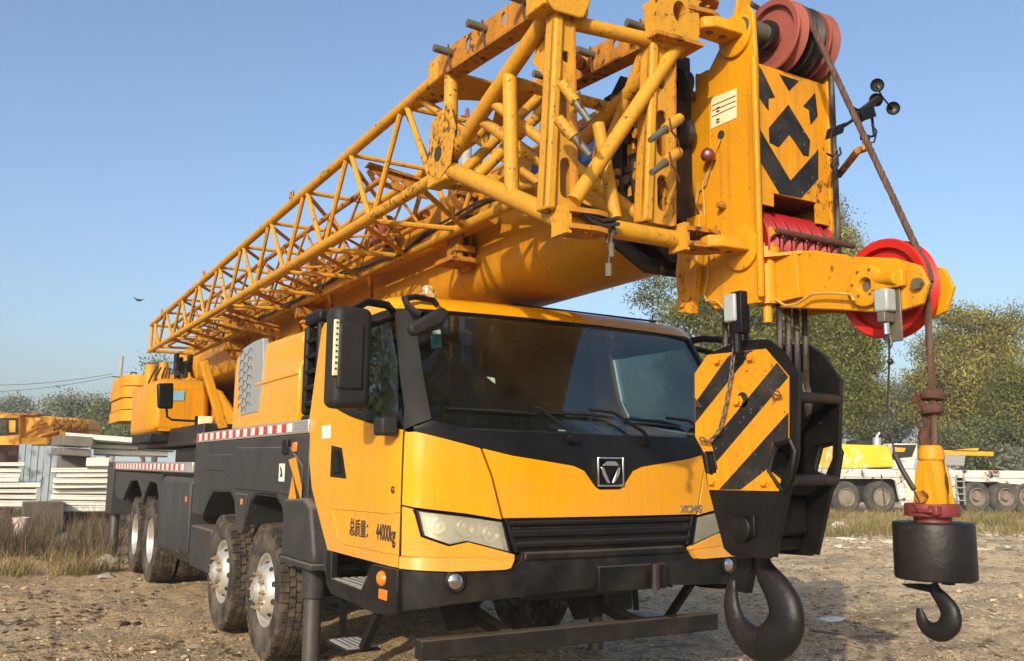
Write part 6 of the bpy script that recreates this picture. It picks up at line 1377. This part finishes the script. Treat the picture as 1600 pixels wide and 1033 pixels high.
a = at_dist(98, 712, 31); b = at_dist(142, 712, 31); t0 = at_dist(98, 676, 31).z
props(MB().box(a.x, b.x, a.y, a.y+2, 0, a.z).build('timber_crate', M['panel_edge']), 'grey brown crate carrying the slanting white panels', 'crate')
for s_ in ((98, 145, 680, 696, 29.6, 'dark grey sandwich slab end under the slanting white panels'), (98, 140, 699, 711, 29.8, 'lower dark grey slab end under the slanting white panels')):
    a = at_dist(s_[0], s_[3], s_[4]); b = at_dist(s_[1], s_[3]+3, s_[4]); th = at_dist(s_[0], s_[2], s_[4]).z-a.z
    props(MB().hexa([a, b, b+Vector((-.2, 1.5, 0)), a+Vector((-.2, 1.5, 0)), a+Vector((0, 0, th)), b+Vector((0, 0, th)), b+Vector((-.2, 1.5, th)), a+Vector((-.2, 1.5, th))]).build('grey_slab', M['panel_edge'], bevel=.02), s_[5], 'slab')
# plank pile under the tall stack and by the left pile
for (u0, u1, v0, v1, ds, lb) in ((35, 100, 785, 808, 23.6, 'weathered timber baulk lying below the white panel stacks'), (100, 168, 782, 803, 24.4, 'brown timber base under the tall white panel stack')):
    a, b = at_dist(u0, v1, ds), at_dist(u1, v1, ds); th = at_dist(u0, v0, ds).z
    props(MB().box(a.x, b.x, a.y, a.y+.7, 0, th).build('timber_baulk', M['bark'], bevel=.02), lb, 'timber')
# corrugated fence
a = at_dist(26, 745, 34); b = at_dist(142, 745, 33); d = b-a; d.z = 0; L_ = d.length; w = d.normalized(); n = Vector((w.y, -w.x, 0)); zt = at_dist(60, 694, 34).z
fe = thing('sheet_fence', 'blue grey corrugated metal sheet fence behind the white panel piles', 'fence', (a.x, a.y, 0))
k = 0; t = 0
while t < L_:
    w_ = .42; pts = [a+w*(t+w_*q) for q in (0, .15, .2, .5, .55, .95)]; off_ = (0, 0, .03, .03, 0, 0)
    poly = [(p.x+n.x*o, p.y+n.y*o) for p, o in zip(pts, off_)]; back = [(x-n.x*.012, y-n.y*.012) for x, y in poly][::-1]
    P(MB().pxy(poly+back, 0, zt-.06*(k % 3)), 'metal_sheet', 'corrugated', fe); t += w_; k += 1
P(MB().bar(a+Vector((0, 0, -a.z+1.0))-n*.03, b+Vector((0, 0, -b.z+1.0))-n*.03, .04, .06), 'fence_rail', 'panel_edge', fe)
a = at_dist(-20, 745, 36); b = at_dist(28, 745, 36); zt = at_dist(0, 695, 36).z
props(MB().box(a.x, b.x, a.y, a.y+.1, 0, zt).build('sheet_screen', M['maroon_sheet'], bevel=.01), 'dark red brown sheet below the yellow crane cab at the left edge', 'screen')
# bucket and litter
p = A(31, 838, z=0); bk = thing('plastic_bucket', 'faded white and orange bucket among the dead weeds', 'bucket', (p.x, p.y, 0))
P(MB().lathe([(.0, .02), (.13, .02), (.17, .38), (.18, .38), (.18, .40), (.16, .40), (.12, .05), (0, .05)], (p.x, p.y, 0), (0, 0, 1), 20), 'pail', 'bucket', bk)
def lump(name, u, v, sx, sy, sz, mat, label, cat, seed):
    p = A(u, v, z=0); mb = MB(); bmesh.ops.create_icosphere(mb.bm, subdivisions=3, radius=1)
    for q in mb.bm.verts:
        nn = noise.noise(q.co*2.1+Vector((seed, 0, 0))); q.co = Vector((q.co.x*sx*(1+.5*nn), q.co.y*sy*(1+.5*nn), max(-.1, q.co.z)*sz*(1+.7*noise.noise(q.co*4+Vector((0, seed, 0))))))
    bmesh.ops.translate(mb.bm, vec=(p.x, p.y, gz(p.x, p.y)+sz*.15), verts=mb.bm.verts); return props(mb.build(name, M[mat], smooth=60), label, cat)
lump('plastic_bag', 1300, 961, .17, .11, .03, 'rag', 'flat dirty white plastic bag on the ground right of the big hook', 'bag', 1.3)
lump('plastic_bag', 1532, 986, .10, .05, .012, 'rag', 'thin pale scrap lying right of the small hook', 'scrap', 4.1)
lump('plastic_bag', 1312, 823, .30, .2, .14, 'rag', 'pale bag in the grass before the white truck wheels', 'bag', 7.2)
lump('dark_clod', 196, 972, .05, .03, .03, 'greasy', 'small dark lump in the open dirt at lower left', 'lump', 2.2); lump('dark_clod', 215, 973, .04, .03, .028, 'greasy', 'right one of two small dark lumps in the dirt at lower left', 'lump', 5.2)
lump('pale_rock', 168, 880, .22, .15, .12, 'cloth', 'pale stone beside the rear wheel at the edge of the grass', 'stone', 3.2); lump('pale_rock', 165, 900, .12, .1, .05, 'cloth', 'small pale stone in the mud before the rear wheels', 'stone', 9.2)
props(MB().path([A(u, v, z=.012) for u, v in ((1265, 985), (1300, 990), (1350, 995), (1380, 994))], .012, 5).build('thin_stick', M['bark']), 'long thin stick on the ground below the white bag', 'stick')
props(MB().path([A(u, v, z=.012) for u, v in ((985, 1033), (992, 1022), (1015, 1012), (1060, 1008), (1090, 1007))], .008, 5).build('bent_wire', M['pin']), 'bent pale wire on the ground before the underrun bar', 'wire')
# ---- white and yellow truck crane behind on the right
d0, d1 = at_dist(1322, 745, 34.2), at_dist(1570, 745, 40.4)
w0 = A(1322, 803, z=0); w1 = A(1570, 803, z=0); ax2 = (w1-w0); ax2.z = 0; ax2.normalize(); nb = Vector((-ax2.y, ax2.x, 0))
tk = thing('truck_crane', 'old white and yellow truck crane parked behind, on the right, with peeling paint', 'crane', tuple(w0))
def TX(u, v, off=0):  # a point of the far truck's flank plane shifted outwards by off
    d = ray(u, v); nrm = nb; pt = w0-nb*off
    return CAM+d*((pt-CAM).dot(nrm)/d.dot(nrm))
def flank(poly, off, dep): return MB().prism([TX(u, v, off) for u, v in poly], nb*dep)
def Q(mb, nm, mt, par=None, **k): return mb.build(nm, M[mt], par or tk, **k)
for i, u in enumerate((1322, 1377, 1500, 1526, 1571, 1604)):
    if u == 1500: continue
    c = TX(u, 777, .0); R2 = (TX(u, 751)-TX(u, 803)).length/2*.985; c.z = R2
    wv = MB().lathe([(R2*.54, -.04), (R2*.57, .055), (R2*.53, .075), (R2*.47, -.08 if i > 1 else .0), (R2*.25, -.1 if i > 1 else .05), (R2*.2, .05), (0, .07)], c, -nb, 28)
    wo = Q(wv, 'wheel', 'dusty_rim', bevel=0)
    Q(MB().lathe([(R2*.52, -.18), (R2*.57, .03), (R2*.8, .08), (R2*.95, .03), (R2, -.03), (R2, -.26), (R2*.9, -.3)], c, -nb, 36), 'tyre', 'dusty_rubber', wo)
Q(flank([(1296, 733), (1640, 736), (1640, 748), (1296, 745)], .1, 2.4), 'deck', 'white_steel', bevel=.02)
Q(flank([(1296, 745), (1300, 752), (1308, 748), (1393, 748), (1400, 752), (1408, 790), (1440, 790), (1440, 746)], .05, .1), 'fender', 'white_steel'); Q(flank([(1470, 746), (1493, 746), (1500, 786), (1493, 788)], .05, .1), 'fender', 'white_steel')
Q(flank([(1505, 746), (1640, 748), (1640, 762), (1560, 754), (1510, 752)], .05, .1), 'fender', 'white_steel'); Q(flank([(1300, 746), (1640, 748), (1640, 800-15), (1300, 785)], -.5, .3), 'chassis', 'dark')
Q(flank([(1307, 694), (1385, 696), (1391, 702), (1399, 730), (1306, 733)], .0, 1.6), 'engine_hood', 'patchy_yellow', bevel=.05)
Q(flank([(1399, 693), (1434, 693), (1434, 716), (1427, 733), (1396, 733)], .0, 1.8), 'crane_cab', 'white_steel', bevel=.04)
Q(flank([(1398, 695), (1432, 695), (1425, 714), (1401, 716)], .02, .05), 'cab_window', 'dark'); Q(flank([(1398, 699), (1415, 700), (1413, 706), (1399, 706)], .03, .03), 'window_reflection' if False else 'painted_reflection', 'far_yellow')  # yellow patch is a reflection painted onto the dark cab window
Q(MB().tube(TX(1370, 696, -.6), TX(1370, 684, -.6), .16, 14).tube(TX(1369, 684, -.6), TX(1374, 676, -.6), .05, 8), 'exhaust', 'alu'); Q(flank([(1340, 688), (1395, 690), (1395, 696), (1340, 694)], -.8, .8), 'boom_rear', 'dark')
Q(flank([(1436, 702), (1553, 706), (1553, 713), (1436, 710)], -1.6, .8), 'boom', 'far_yellow', bevel=.03); Q(flank([(1490, 703), (1530, 700), (1528, 704)], -1.5, .1), 'boom_strut', 'far_yellow')
Q(flank([(1470, 710), (1509, 711), (1507, 728), (1468, 727)], -.2, 1.0), 'tool_locker', 'alu', bevel=.02)
mb = MB()
for u in (1493, 1505): mb.bar(TX(u, 742, .12), TX(u+3, 789, .12), .05, .05, (1, 0, 0))
for v in (752, 762, 772, 782): mb.bar(TX(1493, v, .12), TX(1508, v, .12), .1, .04)
Q(mb, 'ladder', 'alu')
Q(flank([(1543, 742), (1562, 742), (1560, 753), (1542, 752)], .1, .05), 'locker_door', 'white_steel'); Q(flank([(1418, 745), (1432, 745), (1432, 782), (1418, 782)], .08, .06), 'locker_door', 'cream')
p = A(1487, 797, z=0); cn = thing('red_canister', 'small red canister standing by the ladder of the white truck crane', 'canister', (p.x, p.y, 0)); P(MB().lathe([(0, 0), (.12, 0), (.12, .3), (.05, .36), (.05, .4), (0, .4)], (p.x, p.y, 0), (0, 0, 1), 14), 'can', 'bright_red', cn)
props(MB().tube(A(1384, 803, z=0), at_dist(1377, 741, 33), .022, 6).build('leaning_stick', M['cloth']), 'thin pale stick standing in front of the white truck wheel', 'stick')
# ---- yellow crane on the far left
lc0 = at_dist(-60, 745, 46); lw = Vector((R_.x, R_.y, 0)).normalized(); ln = Vector((-lw.y, lw.x, 0))
lc = thing('yellow_crane', 'second yellow truck crane standing behind the sheet fence at the left edge', 'crane', (lc0.x, lc0.y, 0))
def LX(u, v, off=0):
    d = ray(u, v); pt = lc0-ln*off; return CAM+d*((pt-CAM).dot(ln)/d.dot(ln))
def lf(poly, off, dep, nm, mt, par=None, **k): return MB().prism([LX(u, v, off) for u, v in poly], ln*dep).build(nm, M[mt], par or lc, **k)
bdy = lf([(-70, 648), (30, 648), (30, 695), (28, 745), (-70, 745)], 0, 2.2, 'crane_cab', 'far_yellow', bevel=.06)
lf([(-40, 654), (28, 653), (28, 679), (0, 681), (-40, 681)], .03, .06, 'window_frame', 'dark', bdy); lf([(-38, 657), (12, 656), (12, 676), (-38, 677)], .06, .04, 'window_pane', 'side_glass', bdy); lf([(14, 657), (24, 657), (24, 675), (14, 676)], .06, .04, 'window_post', 'far_yellow', bdy)
lf([(30, 646), (60, 649), (120, 654), (138, 657), (140, 671), (125, 674), (90, 676), (30, 692)], -.4, 1.2, 'boom', 'far_yellow', bevel=.05)
lf([(30, 676), (140, 672), (140, 692), (30, 697)], -.6, 1.0, 'slewing_deck', 'far_yellow', bevel=.04); lf([(32, 684), (70, 683), (76, 688), (76, 696), (32, 696)], .1, .6, 'fuel_tank', 'far_yellow', bevel=.08)
lf([(93, 675), (103, 674), (103, 692), (93, 692)], .1, .4, 'support_post', 'far_yellow'); lf([(-60, 644), (60, 646), (60, 649), (-60, 647)], -.2, .6, 'boom_top_rail', 'rust_yellow'); lf([(-70, 745), (150, 745), (150, 770), (-70, 770)], 0, 2, 'chassis', 'dark')
mb = MB()
for k, u in enumerate((86, 92, 99, 106, 112, 118, 126, 132)): mb.path([LX(u, 655+k % 3, .1), LX(u+2, 662, .2), LX(u+1, 668, .15), LX(u-2, 672, .1)], .07, 6).sphere(LX(u, 662+(k % 2)*4, .15), .16)
mb.build('winch_hoses', M['rust_yellow'], lc)
mb = MB()
for (a, b, c, d) in ((50, 668, 66, 656), (58, 664, 72, 661), (40, 678, 60, 668)): mb.tube(LX(a, b, -.1), LX(c, d, -.1), .06, 6)
mb.build('hydraulic_pipes', M['rust_yellow'], lc)

# ---- hazy air
m, nt, out = newmat('hazy_air'); pv = nt.nodes.new('ShaderNodeVolumePrincipled'); pv.inputs['Color'].default_value = (.80, .91, .95, 1); pv.inputs['Density'].default_value = .0009; nt.links.new(pv.outputs[0], out.inputs['Volume'])
hz = MB().box(-4600, 4600, -4600, 4600, -1.3, 31).build('haze', m, smooth=0); hz['kind'] = 'stuff'
# ------------------------------------------------------------------ light
SD = Vector((1, .85, -.56)).normalized()          # direction the sunlight travels
elev = math.asin(-SD.z); to = -SD
sd = bpy.data.lights.new('sun', 'SUN'); sd.energy = 3.5; sd.angle = rad(.6); sd.color = (1.0, .89, .71)
so = bpy.data.objects.new('sun', sd); COL.objects.link(so); so.rotation_euler = SD.to_track_quat('-Z', 'Y').to_euler()
w = bpy.data.worlds.new('World'); scene.world = w; w.use_nodes = True; nt = w.node_tree; nt.nodes.clear()
sk = nt.nodes.new('ShaderNodeTexSky'); sk.sky_type = 'NISHITA'; sk.sun_disc = False; sk.sun_elevation = elev; sk.sun_rotation = math.atan2(to.x, to.y)
sk.air_density = 1.0; sk.dust_density = 3.5; sk.ozone_density = 3.0
bg = nt.nodes.new('ShaderNodeBackground'); bg.inputs[1].default_value = .15; o = nt.nodes.new('ShaderNodeOutputWorld')
nt.links.new(sk.outputs[0], bg.inputs[0]); nt.links.new(bg.outputs[0], o.inputs[0])
scene.view_settings.view_transform = 'Standard'; scene.view_settings.look = 'None'; scene.view_settings.exposure = .56; scene.view_settings.gamma = 1
